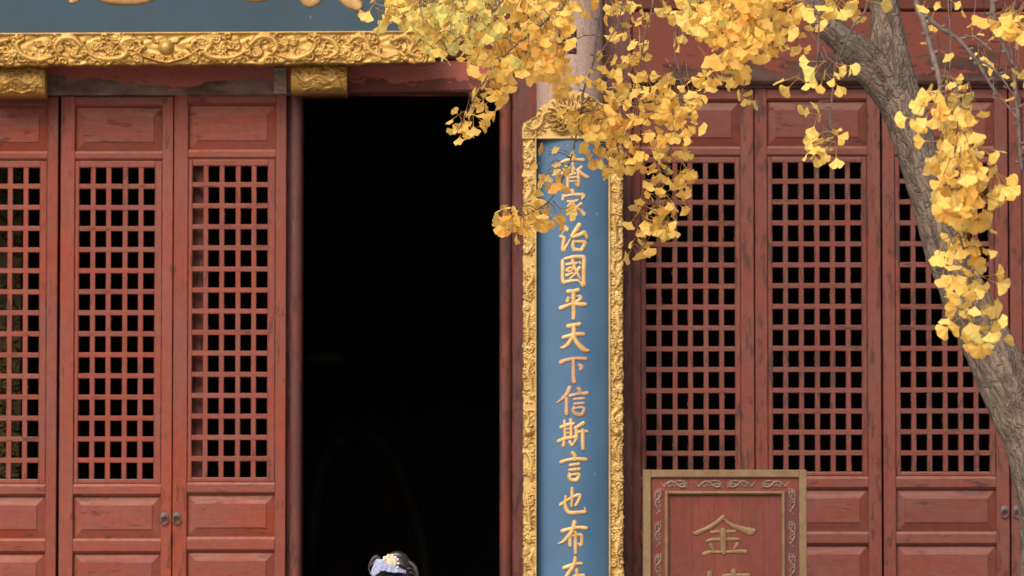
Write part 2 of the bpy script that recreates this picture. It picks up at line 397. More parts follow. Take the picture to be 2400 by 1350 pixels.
def make_leaf(x_off, dy, cols, pitch, kind, skip_lattice=False):
    """one door leaf, measured on the leaf right of the first gap (left bay) or the middle leaf of the right bay"""
    mv, mh = (M['red_v'], M['red_h']) if kind == 'L' else (M['redr_v'], M['redr_h'])
    if kind == 'L':
        xl, xr = 140.5, 404.5; sl_, sr_ = 174, 379; bl, br = 176, 377; o0, ow = 184.5, 26.0
        ys = dict(top=226, p1a=250, p1b=354, l0=378, l1=1134, p2a=1163, p2b=1262, p3a=1297)
        o_top, o_bot = 393.0, 1122.5
    else:
        xl, xr = 1770, 2064.5; sl_, sr_ = 1799, 2033; bl, br = 1801, 2031; o0, ow = 1811.0, 25.2
        ys = dict(top=206, p1a=236, p1b=342, l0=368, l1=1116, p2a=1147, p2b=1246, p3a=1278)
        o_top, o_bot = 381.0, 1105.0
    rows = 15
    Z = lambda py, Y=0.0: zf(py + dy, Y)
    X = lambda px, Y=0.0: xf(px + x_off, Y)
    zbot = 0.14
    yb = 0.055
    fr = MB(); fr.cbox(X(xl), X(sl_), 0.0, yb, zbot, Z(ys['top']), 0.003, 0.004, 0.003)
    leaf = fr.build('lattice_door', mv, hall)
    st = MB(); st.cbox(X(sr_), X(xr), 0.0, yb, zbot, Z(ys['top']), 0.003, 0.004, 0.003)
    st.build('stile', mv, leaf)
    bars = []
    def rail(pa, pb, name='rail', zz=None):
        r = MB()
        z1, z0 = (Z(pa), Z(pb)) if zz is None else zz
        r.cbox(X(sl_), X(sr_), -0.001, yb-0.002, z0, z1, 0.0, 0.012, 0.011)
        return r.build(name, mh, leaf)
    rail(ys['top'], ys['p1a']); rail(ys['p1b'], ys['l0']-1); rail(ys['l1'], ys['p2a']); rail(ys['p2b'], ys['p3a'])
    rail(0, 0, zz=(0.66, 0.58)); rail(0, 0, zz=(0.30, zbot))
    def panel(z0, z1, mat=mh):
        x0, x1 = X(sl_), X(sr_)
        y_out, y_sl, y_in = 0.021, 0.009, 0.006
        a, b = PX(20), min(PX(21), (z1-z0)*0.28)
        rings = []
        for (ins_x, ins_z, y) in ((0,0,y_out),(PX(2.5),PX(2.5),y_out-0.001),(a,b,y_sl),(a+0.001,b+0.001,y_sl-0.004),(a+0.002,b+0.002,y_in-0.001)):
            rings.append([(x0+ins_x,y,z0+ins_z),(x1-ins_x,y,z0+ins_z),(x1-ins_x,y,z1-ins_z),(x0+ins_x,y,z1-ins_z)])
        v = sum(rings, []); f = []
        for r in range(len(rings)-1):
            for k in range(4):
                n = (k+1) % 4
                f.append((r*4+k, r*4+n, r*4+4+n, r*4+4+k))
        e = (len(rings)-1)*4
        f.append((e, e+1, e+2, e+3))
        v += [(x0,0.045,z0),(x1,0.045,z0),(x1,0.045,z1),(x0,0.045,z1)]
        q = len(v)-4
        for k in range(4):
            n = (k+1) % 4
            f.append((q+k, q+n, n, k))
        f.append((q+3, q+2, q+1, q))
        f = [tuple(reversed(t)) if False else t for t in f]
        mesh_obj('panel', v, f, mat, leaf)
    panel(Z(ys['p1b']), Z(ys['p1a'])); panel(Z(ys['p2b']), Z(ys['p2a'])); panel(0.66, Z(ys['p3a'])); panel(0.30, 0.58)
    # lattice border: four thin strips, then the bars
    yl = 0.006
    x0o, x1o = X(o0), X(o0 + pitch*(cols-1) + ow)
    for (a, b, c, d) in ((X(sl_), x0o, Z(ys['l1']), Z(ys['l0']-1)), (x1o, X(sr_), Z(ys['l1']), Z(ys['l0']-1))):
        r = MB(); r.cbox(a+0.0005, b, yl, 0.045, c+0.001, d-0.001, 0.004, 0.002, 0.003); r.build('lattice_border', mv, leaf)
    for (a, b) in ((Z(o_top), Z(ys['l0']-1)), (Z(ys['l1']), Z(o_bot))):
        r = MB(); r.cbox(x0o, x1o, yl+0.001, 0.043, a+0.001, b-0.001, 0.0, 0.004, 0.003); r.build('lattice_border', mh, leaf)
    pzz = (o_bot - o_top + 11.5) / rows
    fl = MB()
    for _ in range(70 if kind == 'R' else 22):
        k, r_ = random.randrange(cols), random.randrange(rows)
        hx0, hx1 = X(o0 + pitch*k), X(o0 + pitch*k + ow)
        hz1 = Z(o_top + pzz*r_); hz0 = Z(o_top + pzz*(r_+1) - 11.5)
        side = random.random()
        for _q in range(random.randint(1, 4)):
            w_, h_ = random.uniform(.0015,.005), random.uniform(.003,.013)
            if side < 0.7: x, z = hx1, random.uniform(hz0, hz1)
            elif side < 0.9: x, z = hx0, random.uniform(hz0, hz1)
            else: x, z = random.uniform(hx0, hx1), hz1; w_, h_ = h_, w_
            y = yl + 0.012 + random.uniform(-.004, .008)
            fl.add([(x-w_, y, z-h_*.4), (x+w_*.6, y+.002, z-h_*.5), (x+w_, y+.003, z+h_*.2), (x-w_*.3, y-.001, z+h_*.5)], [(0,1,2,3)])
            fl.add([(x-w_, y+.0012, z-h_*.4), (x+w_*.6, y+.0032, z-h_*.5), (x+w_, y+.0042, z+h_*.2), (x-w_*.3, y+.0002, z+h_*.5)], [(3,2,1,0)])
    tag(fl.build('paint_flakes', M['flake'], leaf), kind='stuff')
    if skip_lattice: return leaf
    pz = (o_bot - o_top + 11.5) / rows
    # vertical bars sit a little behind the horizontal ones
    vb = None
    for k in range(cols-1):
        xa = X(o0 + pitch*k + ow); xb = X(o0 + pitch*(k+1))
        if vb is None:
            r = MB(); hw = (xb-xa)/2
            r.cbox(-hw, hw, 0, 0.030, Z(o_bot)-0.001-2.5, Z(o_top)+0.001-2.5, 0.0016, 0, 0.0016)
            me = bpy.data.meshes.new('lattice_bar'); me.from_pydata(r.v, [], r.f); me.materials.append(mv); me.update()
            vb = bpy.data.objects.new('lattice_bar', me); o = vb; link(o, leaf)
        else:
            o = vb.copy(); link(o, leaf)
        o.location = Vector(((xa+xb)/2 + random.uniform(-.0012,.0012), yl+0.0017+random.uniform(0,.0004), 2.5)) - wloc(leaf)
        o.rotation_euler = (0, random.uniform(-.0007,.0007), 0)
    hb = None
    for k in range(rows-1):
        zc = Z(o_top + pz*(k+1) - 5.75)
        if hb is None:
            r = MB(); hz = PX(11.6)/2; cx = (x0o+x1o)/2
            r.cbox(x0o-cx-0.001, x1o-cx+0.001, 0, 0.033, -hz, hz, 0, 0.0016, 0.0016)
            me = bpy.data.meshes.new('lattice_bar'); me.from_pydata(r.v, [], r.f); me.materials.append(mh); me.update()
            hb = bpy.data.objects.new('lattice_bar', me); o = hb; link(o, leaf)
        else:
            o = hb.copy(); link(o, leaf)
        o.location = Vector((cx, yl+0.001+random.uniform(0,.0004), zc+random.uniform(-.0012,.0012))) - wloc(leaf)
        o.rotation_euler = (0, random.uniform(-.0016,.0016), 0)
    return leaf
def door_ring(leaf, px, py, tilt):
    c = W(px, py, 0.0)
    m = MB()
    n = 20
    for (y0, y1, ra, rb) in ((0.0, -0.004, 0.0195, 0.018), (-0.004, -0.007, 0.018, 0.011)):
        b = len(m.v)
        for k in range(n):
            a = 2*math.pi*k/n
            m.v.append((c.x+ra*math.cos(a), y0, c.z+0.012+ra*math.sin(a)))
            m.v.append((c.x+rb*math.cos(a), y1, c.z+0.012+rb*math.sin(a)))
        for k in range(n):
            k2 = (k+1) % n
            m.f.append((b+2*k, b+2*k+1, b+2*k2+1, b+2*k2))
    m.f.append(tuple(range(len(m.v)-1, len(m.v)-2*n-1, -2)))
    m.ball((c.x, -0.011, c.z+0.008), 0.006, 8, 6)
    pts = []
    for k in range(25):
        a = 2*math.pi*k/24
        pts.append((c.x+0.0165*math.cos(a)+tilt*0.2*math.sin(a), -0.013-0.003*math.sin(a), c.z-0.006+0.020*math.sin(a)))
    m.tube(pts, 0.0034, 7)
    m.build('door_ring', M['iron'], leaf, True)

leavesL = {}
make_leaf(-540, 0, 5, 37.7, 'L')
make_leaf(-270, 0, 5, 37.7, 'L')
l2 = make_leaf(0, 0, 5, 37.7, 'L')
l3 = make_leaf(266, -4, 5, 37.5, 'L')
door_ring(l2, 388, 1216, 0.02); door_ring(l3, 417, 1215, 0.0)
l2['label'] = 'red lattice door leaf with an iron ring on its right stile'
make_leaf(-297, 1, 6, 36.7, 'R')
make_leaf(0, 0, 6, 36.7, 'R')
rc = make_leaf(299, 0, 6, 36.6, 'R')
rd = make_leaf(597, 0, 6, 36.7, 'R')
make_leaf(895, 0, 6, 36.7, 'R')
door_ring(rc, 2351, 1200, 0.01); door_ring(rd, 2381, 1200, 0.0)
# folded-back leaf standing behind the right-hand leaf of the left bay
m = MB(); m.cbox(xf(440,.1), xf(478,.1), 0.075, 0.13, 0.14, zf(222,.1), 0.004, 0.004, 0.004)
tag(m.build('folded_door', M['redr_v'], hall), 'edge of a folded leaf seen through the lattice')

# posts, lintels, beams
def post(px0, px1, yf, yb, mat, z1, name='door_post', cx=0.012, dy=0.012, n=10, rnd=False):
    x0, x1 = xf(px0, yf), xf(px1, yf)
    m = MB()
    if not rnd:
        m.cbox(x0, x1, yf, yb, 0.0, z1, cx, 0.0, dy)
    else:
        ring = []
        for k in range(n+1):
            a = math.pi*k/n
            ring.append(((x0+x1)/2 - (x1-x0)/2*math.cos(a), yf + dy*(1-math.sin(a))))
        ring += [(x1, yb), (x0, yb)]
        L = len(ring)
        v = [(p[0], p[1], 0.0) for p in ring] + [(p[0], p[1], z1) for p in ring]
        f = [(k, (k+1) % L, L+(k+1) % L, L+k) for k in range(L)] + [tuple(range(L, 2*L)), tuple(reversed(range(L)))]
        m.add(v, f)
    return m.build(name, mat, hall)
m = MB(); m.box(xf(660,.03), xf(690,.03), 0.06, 0.15, 0.14, zf(222,.03)); m.build('door_stop', M['post_dark'], hall)
post(679, 708, -0.012, 0.16, M['post'], zf(221,-.012), rnd=True, dy=0.022)
post(1171, 1200, -0.03, 0.16, M['post'], zf(217,-.03), rnd=True, dy=0.02)
post(1200.5, 1262, -0.055, 0.16, M['post_wide'], zf(152,-.055), cx=0.008, dy=0.008)
post(1405, 1483, -0.045, 0.16, M['post_dark'], zf(-260,-.045), cx=0.010, dy=0.01)
def beam(name, px0, px1, py0, py1, yf, yb, mat, cz=0.01, dy=0.01, parent=hall):
    m = MB(); m.cbox(xf(px0,yf), xf(px1,yf), yf, yb, zf(py1,yf), zf(py0,yf), 0.003, cz, dy)
    return m.build(name, mat, parent)
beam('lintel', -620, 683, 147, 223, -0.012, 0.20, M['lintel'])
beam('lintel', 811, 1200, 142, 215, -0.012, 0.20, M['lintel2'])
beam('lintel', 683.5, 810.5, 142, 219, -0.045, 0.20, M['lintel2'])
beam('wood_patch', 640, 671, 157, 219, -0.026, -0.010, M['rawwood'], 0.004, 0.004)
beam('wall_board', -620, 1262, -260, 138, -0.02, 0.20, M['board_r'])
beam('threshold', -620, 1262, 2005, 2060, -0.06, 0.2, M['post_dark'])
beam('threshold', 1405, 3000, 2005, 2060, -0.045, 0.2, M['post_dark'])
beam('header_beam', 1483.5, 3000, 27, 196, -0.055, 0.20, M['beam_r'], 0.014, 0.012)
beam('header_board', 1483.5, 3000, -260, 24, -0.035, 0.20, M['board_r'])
beam('header_batten', 1483.5, 3000, 196.5, 206, -0.012, 0.20, M['post_dark'], 0.002, 0.002)
# round pillar with a let-in red tenon
cx, cyy, rad = xf(1335.5, -0.10), -0.10, PX(155)/2
n, rows = 64, 90
v, f = [], []
for j in range(rows+1):
    z = 5.0*j/rows
    for k in range(n):
        a = 2*math.pi*k/n
        rr = rad*(1 + 0.012*mnoise.noise((math.cos(a)*3, math.sin(a)*3, z*2.2)) + 0.007*mnoise.noise((math.cos(a)*9, math.sin(a)*9, z*9)))
        v.append((cx+rr*math.cos(a), cyy+rr*math.sin(a), z))
for j in range(rows):
    for k in range(n):
        k2 = (k+1) % n
        f.append((j*n+k, j*n+k2, (j+1)*n+k2, (j+1)*n+k))
pil = mesh_obj('pillar', v, f, M['stone'], hall, True)
m = MB(); m.cbox(xf(1313,-.26), xf(1347,-.26), -0.262, -0.15, zf(124,-.26), zf(66,-.26), 0.003, 0.003, 0.003)
m.build('tenon', M['post'], pil)
m = MB(); m.cbox(xf(1309,-.26), xf(1352,-.26), -0.2555, -0.15, zf(127,-.26), zf(62,-.26), 0.002, 0.002, 0.002)
m.build('mortise', M['dark_wood'], pil)
m = MB(); m.tube([(cx,cyy,0.0),(cx,cyy,0.10),(cx,cyy,0.16)], [rad*1.5, rad*1.5, rad*1.2], 40); m.build('pillar_base', M['stone'], hall, False)
# shell: side walls, back wall, ceiling, eave and roof
def hb(name, a, mat): 
    m = MB(); m.box(*a); return m.build(name, mat, hall)
hb('wall', (-7.5, xf(-620,0), 0.0, 0.3, 0, 7.15), M['redr_h'])
hb('wall', (xf(2965,0), 7.5, 0.0, 0.3, 0, 7.15), M['redr_h'])
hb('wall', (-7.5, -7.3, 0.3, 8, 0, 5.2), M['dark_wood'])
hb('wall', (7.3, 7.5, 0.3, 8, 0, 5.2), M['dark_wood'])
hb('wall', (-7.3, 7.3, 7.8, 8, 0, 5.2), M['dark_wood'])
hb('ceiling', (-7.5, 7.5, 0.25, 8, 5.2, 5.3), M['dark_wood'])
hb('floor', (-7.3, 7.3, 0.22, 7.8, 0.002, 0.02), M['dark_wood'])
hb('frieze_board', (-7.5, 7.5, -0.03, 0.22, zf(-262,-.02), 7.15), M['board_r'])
m = MB()
m.add([(-8,-1.7,6.3),(8,-1.7,6.3),(8,4,8.3),(-8,4,8.3),(-8,-1.7,6.47),(8,-1.7,6.47),(8,4,8.5),(-8,4,8.5),(-8,9,5.7),(8,9,5.7)],
      [(0,1,2,3),(5,4,7,6),(0,4,5,1),(6,7,8,9),(3,2,9,8),(1,5,6,2),(0,3,7,4),(3,8,7),(2,6,9)])
m.build('roof', M['tile'], hall)
for k in range(33):
    x = -7.6 + k*0.475
    if k == 0:
        m = MB(); m.tube([(x,-1.65,6.25),(x,0.2,7.1)], 0.05, 8); raf = m.build('rafter', M['eave'], hall, True)
    else:
        c = raf.copy(); link(c, hall); c.location = raf.location + Vector((k*0.475, 0, 0))

# ------------------------------------------------------------------ carved relief
def stamp(Hh, X0, Y0, res, pts, rad, hgt, base=None):
    """raise half-round ridges along pts (photo pixels) into the height field Hh (pixels)"""
    ny, nx = Hh.shape
    for i, (x, y) in enumerate(pts):
        r = rad[i] if hasattr(rad, '__len__') else rad
        h = hgt[i] if hasattr(hgt, '__len__') else hgt
        ix0 = max(0, int((x-r-X0)/res)); ix1 = min(nx, int((x+r-X0)/res)+2)
        iy0 = max(0, int((y-r-Y0)/res)); iy1 = min(ny, int((y+r-Y0)/res)+2)
        if ix0 >= ix1 or iy0 >= iy1: continue
        gx = X0 + np.arange(ix0, ix1)*res - x
        gy = Y0 + np.arange(iy0, iy1)*res - y
        d2 = (gx[None,:]**2 + gy[:,None]**2)/(r*r)
        z = h*np.sqrt(np.clip(1-d2, 0, 1))
        np.maximum(Hh[iy0:iy1, ix0:ix1], z, out=Hh[iy0:iy1, ix0:ix1])
def spiral(cx, cy, r0, turns, a0, sgn):
    n = int(26*turns)
    t = np.linspace(0, 1, n)
    r = r0*(1-0.85*t)
    a = a0 + sgn*2*math.pi*turns*t
    return np.c_[cx + r*np.cos(a), cy + r*np.sin(a)]
def wavy(p0, p1, amp, waves, ph, n=60):
    p0, p1 = np.array(p0, float), np.array(p1, float)
    t = np.linspace(0,1,n)[:,None]
    d = p1-p0; nrm = np.array([-d[1], d[0]])/np.linalg.norm(d)
    return p0 + d*t + nrm*(amp*np.sin(2*math.pi*waves*t+ph))
def relief_mesh(name, PXg, PYg, Hg, Y0, back, mat, parent, ybase=None):
    ny, nx = Hg.shape
    v = np.zeros((ny*nx, 3))
    tanv = PITCH + np.arctan((675-PYg)*PXM/FOC)
    yb = np.full_like(Hg, Y0) if ybase is None else ybase
    v[:,0] = ((PXg-1200)*PXM/FOC*(CAM_D+Y0)/math.cos(PITCH)).ravel()
    v[:,1] = (yb - Hg*PX(1,Y0)).ravel()
    v[:,2] = (CAM_Z + (CAM_D+Y0)*np.tan(tanv)).ravel()
    idx = np.arange(ny*nx).reshape(ny, nx)
    f = np.c_[idx[:-1,:-1].ravel(), idx[1:,:-1].ravel(), idx[1:,1:].ravel(), idx[:-1,1:].ravel()].tolist()
    per = list(idx[0,:]) + list(idx[1:,-1]) + list(idx[-1,-2::-1]) + list(idx[-2:0:-1,0])
    b = len(v)
    bv = v[per].copy(); bv[:,1] = yb.ravel()[per] + back
    v = np.vstack([v, bv])
    L = len(per)
    for k in range(L):
        k2 = (k+1) % L
        f.append((per[k], per[k2], b+k2, b+k))
    f.append(tuple(range(b, b+L)))
    return mesh_obj(name, v, f, mat, parent, True)
def clouds(Hh, X0, Y0, res, x0, x1, y0, y1, n, rr, hh, rs):
    for _ in range(n):
        cx_, cy_ = rs.uniform(x0,x1), rs.uniform(y0,y1)
        r = rs.uniform(*rr); a0 = rs.uniform(0,6.28); sg = rs.choice((-1,1))
        sp = spiral(cx_, cy_, r, rs.uniform(1.0,1.6), a0, sg)
        w = r*0.30
        stamp(Hh, X0, Y0, res, sp, np.linspace(w, w*1.15, len(sp)), hh*rs.uniform(0.7,1.1))
        e = sp[0]; an = a0 - sg*1.4
        tail = wavy(e, (e[0]+r*2.4*math.cos(an), e[1]+r*2.4*math.sin(an)*0.6), r*0.35, 0.7, rs.uniform(0,6), 24)
        stamp(Hh, X0, Y0, res, tail, np.linspace(w, w*0.4, 24), hh*0.8)
def dragon(Hh, X0, Y0, res, path, r, h, rs):
    P = catmull(np.array(path, float), 1.2)
    n = len(P)
    t = np.linspace(0,1,n)
    rad_ = r*(0.45+0.75*np.sin(math.pi*np.clip(t*0.85+0.12,0,1)))
    sc = 1 + 0.10*np.sin(np.arange(n)*1.3)
    stamp(Hh, X0, Y0, res, P, rad_, h*sc)
    for q in np.linspace(0.2,0.8,4):                        # legs and manes
        i = int(q*n); p = P[i]
        for s in (-1,1):
            a = rs.uniform(0.3,1.2)*s + rs.choice((0, math.pi))
            L = r*rs.uniform(1.6,2.6)
            leg = wavy(p, (p[0]+L*math.cos(a), p[1]+L*math.sin(a)), r*0.3, 0.8, rs.uniform(0,6), 20)
            stamp(Hh, X0, Y0, res, leg, np.linspace(r*0.5, r*0.2, 20), h*0.9)
            for c in (-0.6,0,0.6):
                e = leg[-1]
                cl = wavy(e, (e[0]+r*0.8*math.cos(a+c), e[1]+r*0.8*math.sin(a+c)), 0.3, 0.5, 0, 8)
                stamp(Hh, X0, Y0, res, cl, np.linspace(r*0.18, r*0.1, 8), h*0.85)

# ------------------------------------------------------------------ plaque above the door
plaque = empty('door_plaque', W(200, 76, -0.30), 'big dark blue plaque with gold carved frame hanging over the door', 'plaque')
YP = -0.30
def tilt(o): o.rotation_euler = (0, R(-0.32), 0)
x0, x1, y0, y1, res = -480, 1019, 77, 151, 1.7
gx = np.arange(x0, x1+res, res); gy = np.arange(y0, y1+res, res)
Hh = np.zeros((len(gy), len(gx)))
rs = np.random.RandomState(4)
GX, GY = np.meshgrid(gx, gy)
Hh += 2.0 + 1.5*np.sin(GX*0.11+2*np.sin(GY*0.13)) * np.sin(GY*0.17+GX*0.03)
half = np.zeros((len(gy), len(np.arange(387, 1020+res, res))))
hx0 = 387
dragon(half, hx0, y0, res, [(446,100),(470,92),(492,104),(480,124),(500,138),(545,136),(575,122)], 7.5, 13, rs)
dragon(half, hx0, y0, res, [(585,108),(606,90),(634,92),(648,112),(636,130)], 8.5, 14, rs)
dragon(half, hx0, y0, res, [(655,134),(690,140),(725,128),(738,104),(722,92)], 7.5, 13, rs)
dragon(half, hx0, y0, res, [(757,92),(780,100),(790,124),(770,140)], 8, 13, rs)
dragon(half, hx0, y0, res, [(812,108),(834,90),(858,98),(866,122),(900,138),(930,132)], 7.5, 13, rs)
dragon(half, hx0, y0, res, [(918,100),(946,90),(968,104),(960,128),(990,140)], 7.5, 13, rs)
for q in range(6):
    a = -0.9 + q*0.36
    stamp(half, hx0, y0, res, wavy((437,112),(437-26*math.cos(a)+50, 112+30*math.sin(a)), 3, 1, q, 20), np.linspace(3.2,1.2,20), 15)
clouds(half, hx0, y0, res, 450, 1015, 84, 146, 130, (4,12), 13, rs)
for q in range(60):
    cx_, cy_ = rs.uniform(470,1015), rs.uniform(82,146)
    stamp(half, hx0, y0, res, [(cx_,cy_)], rs.uniform(2.2,4.2), rs.uniform(9,14))
stamp(half, hx0, y0, res, wavy((388,146),(465,116), 7, 0.5, 0, 50), np.linspace(4,2.5,50), 15)
stamp(half, hx0, y0, res, spiral(397,137,7,1.3,0,1), 2.6, 14)
stamp(half, hx0, y0, res, spiral(420,132,6,1.2,1,-1), 2.4, 14)
stamp(half, hx0, y0, res, wavy((405,100),(428,88),3,1,0,20), 3, 11)
# mirror about the pearl
for j, x in enumerate(gx):
    d = abs(x-387)
    k = int(round(d/res))
    if k < half.shape[1]: Hh[:,j] = np.maximum(Hh[:,j], half[:,k])
    else: Hh[:,j] = np.maximum(Hh[:,j], half[:, (2*half.shape[1]-2-k) % half.shape[1]])
stamp(Hh, x0, y0, res, [(387,112)], 18.5, 24)
stamp(Hh, x0, y0, res, [(387+22*math.cos(a),112+22*math.sin(a)) for a in np.linspace(0.9,2.2,30)], 3.0, 10)
Hh *= 0.85
top = GY < 82
Hh[top] = np.maximum(Hh[top]*0.4, 9)                                 # plain fillet along the blue field
wave = 2.6*np.sin(gx*0.085) + 1.6*np.sin(gx*0.031+1) + 1.0*np.sin(gx*0.21)
lowf = np.clip((GY-128)/23, 0, 1)
GYw = GY + 0.55*lowf*wave[None,:]
Hh[-1,:] *= 0.3
fr_ = relief_mesh('frame_rail', GX, GYw, Hh, YP, 0.10, M['gold'], plaque)
tilt(fr_)
m = MB(); m.cbox(xf(-475,YP+.02), xf(955,YP+.02), YP+0.025, YP+0.09, zf(77,YP+.02), zf(-420,YP+.02), 0,0,0.001)
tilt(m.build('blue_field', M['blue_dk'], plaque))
# upright of the frame on the right
ux0, ux1, uy0, uy1 = 955, 1019, -420, 75
gx2 = np.arange(ux0, ux1+2, 2.0); gy2 = np.arange(uy0, uy1, 2.0)
H2 = np.zeros((len(gy2), len(gx2))) + 3
clouds(H2, ux0, uy0, 2.0, ux0, ux1, uy0, uy1, 70, (6,12), 11, rs)
dragon(H2, ux0, uy0, 2.0, [(985,60),(1000,20),(975,-30),(995,-80),(980,-140),(1000,-200),(980,-280)], 10, 14, rs)
G2X, G2Y = np.meshgrid(gx2, gy2)
relief_mesh('frame_stile', G2X, G2Y-3, H2, YP, 0.10, M['gold'], plaque)
gx3 = gx2 - (1019+480); G3X, G3Y = np.meshgrid(gx3, gy2)
relief_mesh('frame_stile', G3X, G3Y, H2[:, ::-1].copy(), YP, 0.10, M['gold'], plaque)

def stroke_into(m, pts, to_world, nrm, hscale=0.55, step=None, flat=0.72):
    """one brush stroke: pts = (x, y, half width) in photo pixels, laid as a rounded ridge"""
    P = np.asarray(pts, float)
    step = step or max(0.7, P[:,2].min()*0.5)
    Q = catmull(P, step)
    Q[:,2] = np.maximum(Q[:,2], 0.4)
    # round end caps
    def cap(a, b):
        d = (a[:2]-b[:2]); d = d/max(1e-6, np.linalg.norm(d))
        out = []
        for q in (0.35,0.65,0.87,0.98):
            out.append(np.array([*(a[:2]+d*a[2]*q), a[2]*math.sqrt(max(0.0, 1-q*q))]))
        return out
    Q = np.vstack([list(reversed(cap(Q[0], Q[1]))), Q, cap(Q[-1], Q[-2])])
    n = len(Q)
    prof = [(-1,-0.25),(-1,0.12),(-flat,0.80),(-0.3,0.97),(0.3,1.0),(flat,0.80),(1,0.12),(1,-0.25)]
    K = len(prof)
    b = len(m.v)
    for i in range(n):
        t = Q[min(i+1,n-1),:2]-Q[max(i-1,0),:2]
        t = t/max(1e-6, np.linalg.norm(t)); pn = np.array([-t[1], t[0]])
        hh = max(1.2, min(Q[:,2].mean()*hscale, Q[i,2]*0.9+0.6))
        for (u, h) in prof:
            p = Q[i,:2] + pn*u*Q[i,2]
            m.v.append(tuple(to_world(p[0], p[1], h*hh)))
    for i in range(n-1):
        for k in range(K-1):
            m.f.append((b+i*K+k, b+(i+1)*K+k, b+(i+1)*K+k+1, b+i*K+k+1))
    m.f.append(tuple(b+k for k in range(K)))
    m.f.append(tuple(b+(n-1)*K+k for k in reversed(range(K))))

def pw(x, y, h):
    Yq = YP+0.025
    p = W(x, y, Yq); p.y -= PX(h, Yq) + 0.0
    return p
stub = [[(-30,-34,14),(-8,-12,12),(4,-8,7)], [(190,-40,14),(174,-9,14),(166,0,9)], [(215,-30,20),(250,-14,22),(300,-10,22),(345,-16,20),(372,-44,16)],
        [(400,-30,16),(425,-16,17),(455,-36,14)], [(520,-36,18),(570,-20,20),(615,-20,22),(650,-40,15)], [(712,-34,18),(722,-2,19),(745,-14,16),(760,-40,12)],
        [(768,-40,12),(795,-18,16),(822,2,19),(834,11,15)]]
for st in stub:
    m = MB(); stroke_into(m, st, pw, None, 0.35, 1.5); m.build('gilt_stroke', M['gilt_plaque'], plaque, True)

# barrel-shaped gilt bosses on the lintel
def boss(px0, px1, py0, py1, seed):
    rs = np.random.RandomState(seed)
    res = 1.5
    gx = np.arange(px0, px1+res, res); gy = np.arange(py0, py1+res, res)
    GX, GY = np.meshgrid(gx, gy)
    Hr = np.zeros(GX.shape)
    clouds(Hr, px0, py0, res, px0+4, px1-4, py0+6, py1-8, 34, (6,12), 7, rs)
    for q in range(16):
        stamp(Hr, px0, py0, res, [(rs.uniform(px0,px1), rs.uniform(py0,py1))], rs.uniform(2.5,4.5), rs.uniform(5,8))
    mid = (px0+px1)/2
    stamp(Hr, px0, py0, res, wavy((mid-34,py1-8),(mid+34,py1-8), 3, 1.5, 1.6, 60), 3.0, 7)
    dragon(Hr, px0, py0, res, [(px0+12,py0+30),(px0+35,py0+50),(mid,py0+36),(px1-35,py0+50),(px1-12,py0+28)], 6, 8, rs)
    t = (GY-(py0+py1)/2)/((py1-py0)/2)
    barrel = 30*np.sqrt(np.clip(1-0.97*t*t, 0.02, 1))
    Hr *= np.clip((1-np.abs(t))*4, 0.0, 1)
    edge = np.minimum(GX-px0, px1-GX)
    Hr[edge < 3] *= 0.2
    return relief_mesh('lintel_boss', GX, GY, barrel+Hr, -0.15, 0.14, M['gold'], hall)
boss(-26, 104, 150, 226, 3)
boss(682, 812, 144, 218, 8)

# ------------------------------------------------------------------ couplet board on the pillar
YB = -0.30
couplet = empty('couplet_board', Vector((xf(1343,YB), YB, 0.5)), 'long curved blue board with one column of gold characters on the pillar', 'couplet board')
xa, xb, ya, yb_ = 1256, 1428, 323, 1760
RC = PX(150)                                                      # radius of the board's curve
xm = (xa+xb)/2
def ycurve(px):
    d = PX(px-xm)
    return YB - (math.sqrt(max(0.0, RC*RC-d*d)) - RC) - 0.02
v, f = [], []
NS = 28
for j, (py, dy) in enumerate(((ya,0),(yb_,0))):
    for k in range(NS+1):
        px = xa + (xb-xa)*k/NS
        v.append((xf(px,YB), ycurve(px), zf(py,YB)))
    for k in range(NS+1):
        px = xa + (xb-xa)*k/NS
        v.append((xf(px,YB), ycurve(px)+0.025, zf(py,YB)))
L = NS+1
for k in range(NS):
    f.append((k, 2*L+k, 2*L+k+1, k+1)); f.append((L+k, L+k+1, 3*L+k+1, 3*L+k))
    f.append((k, k+1, L+k+1, L+k)); f.append((2*L+k, 3*L+k, 3*L+k+1, 2*L+k+1))
mesh_obj('blue_board', v, f, M['blue'], couplet, True).data.set_sharp_from_angle(angle=R(40))
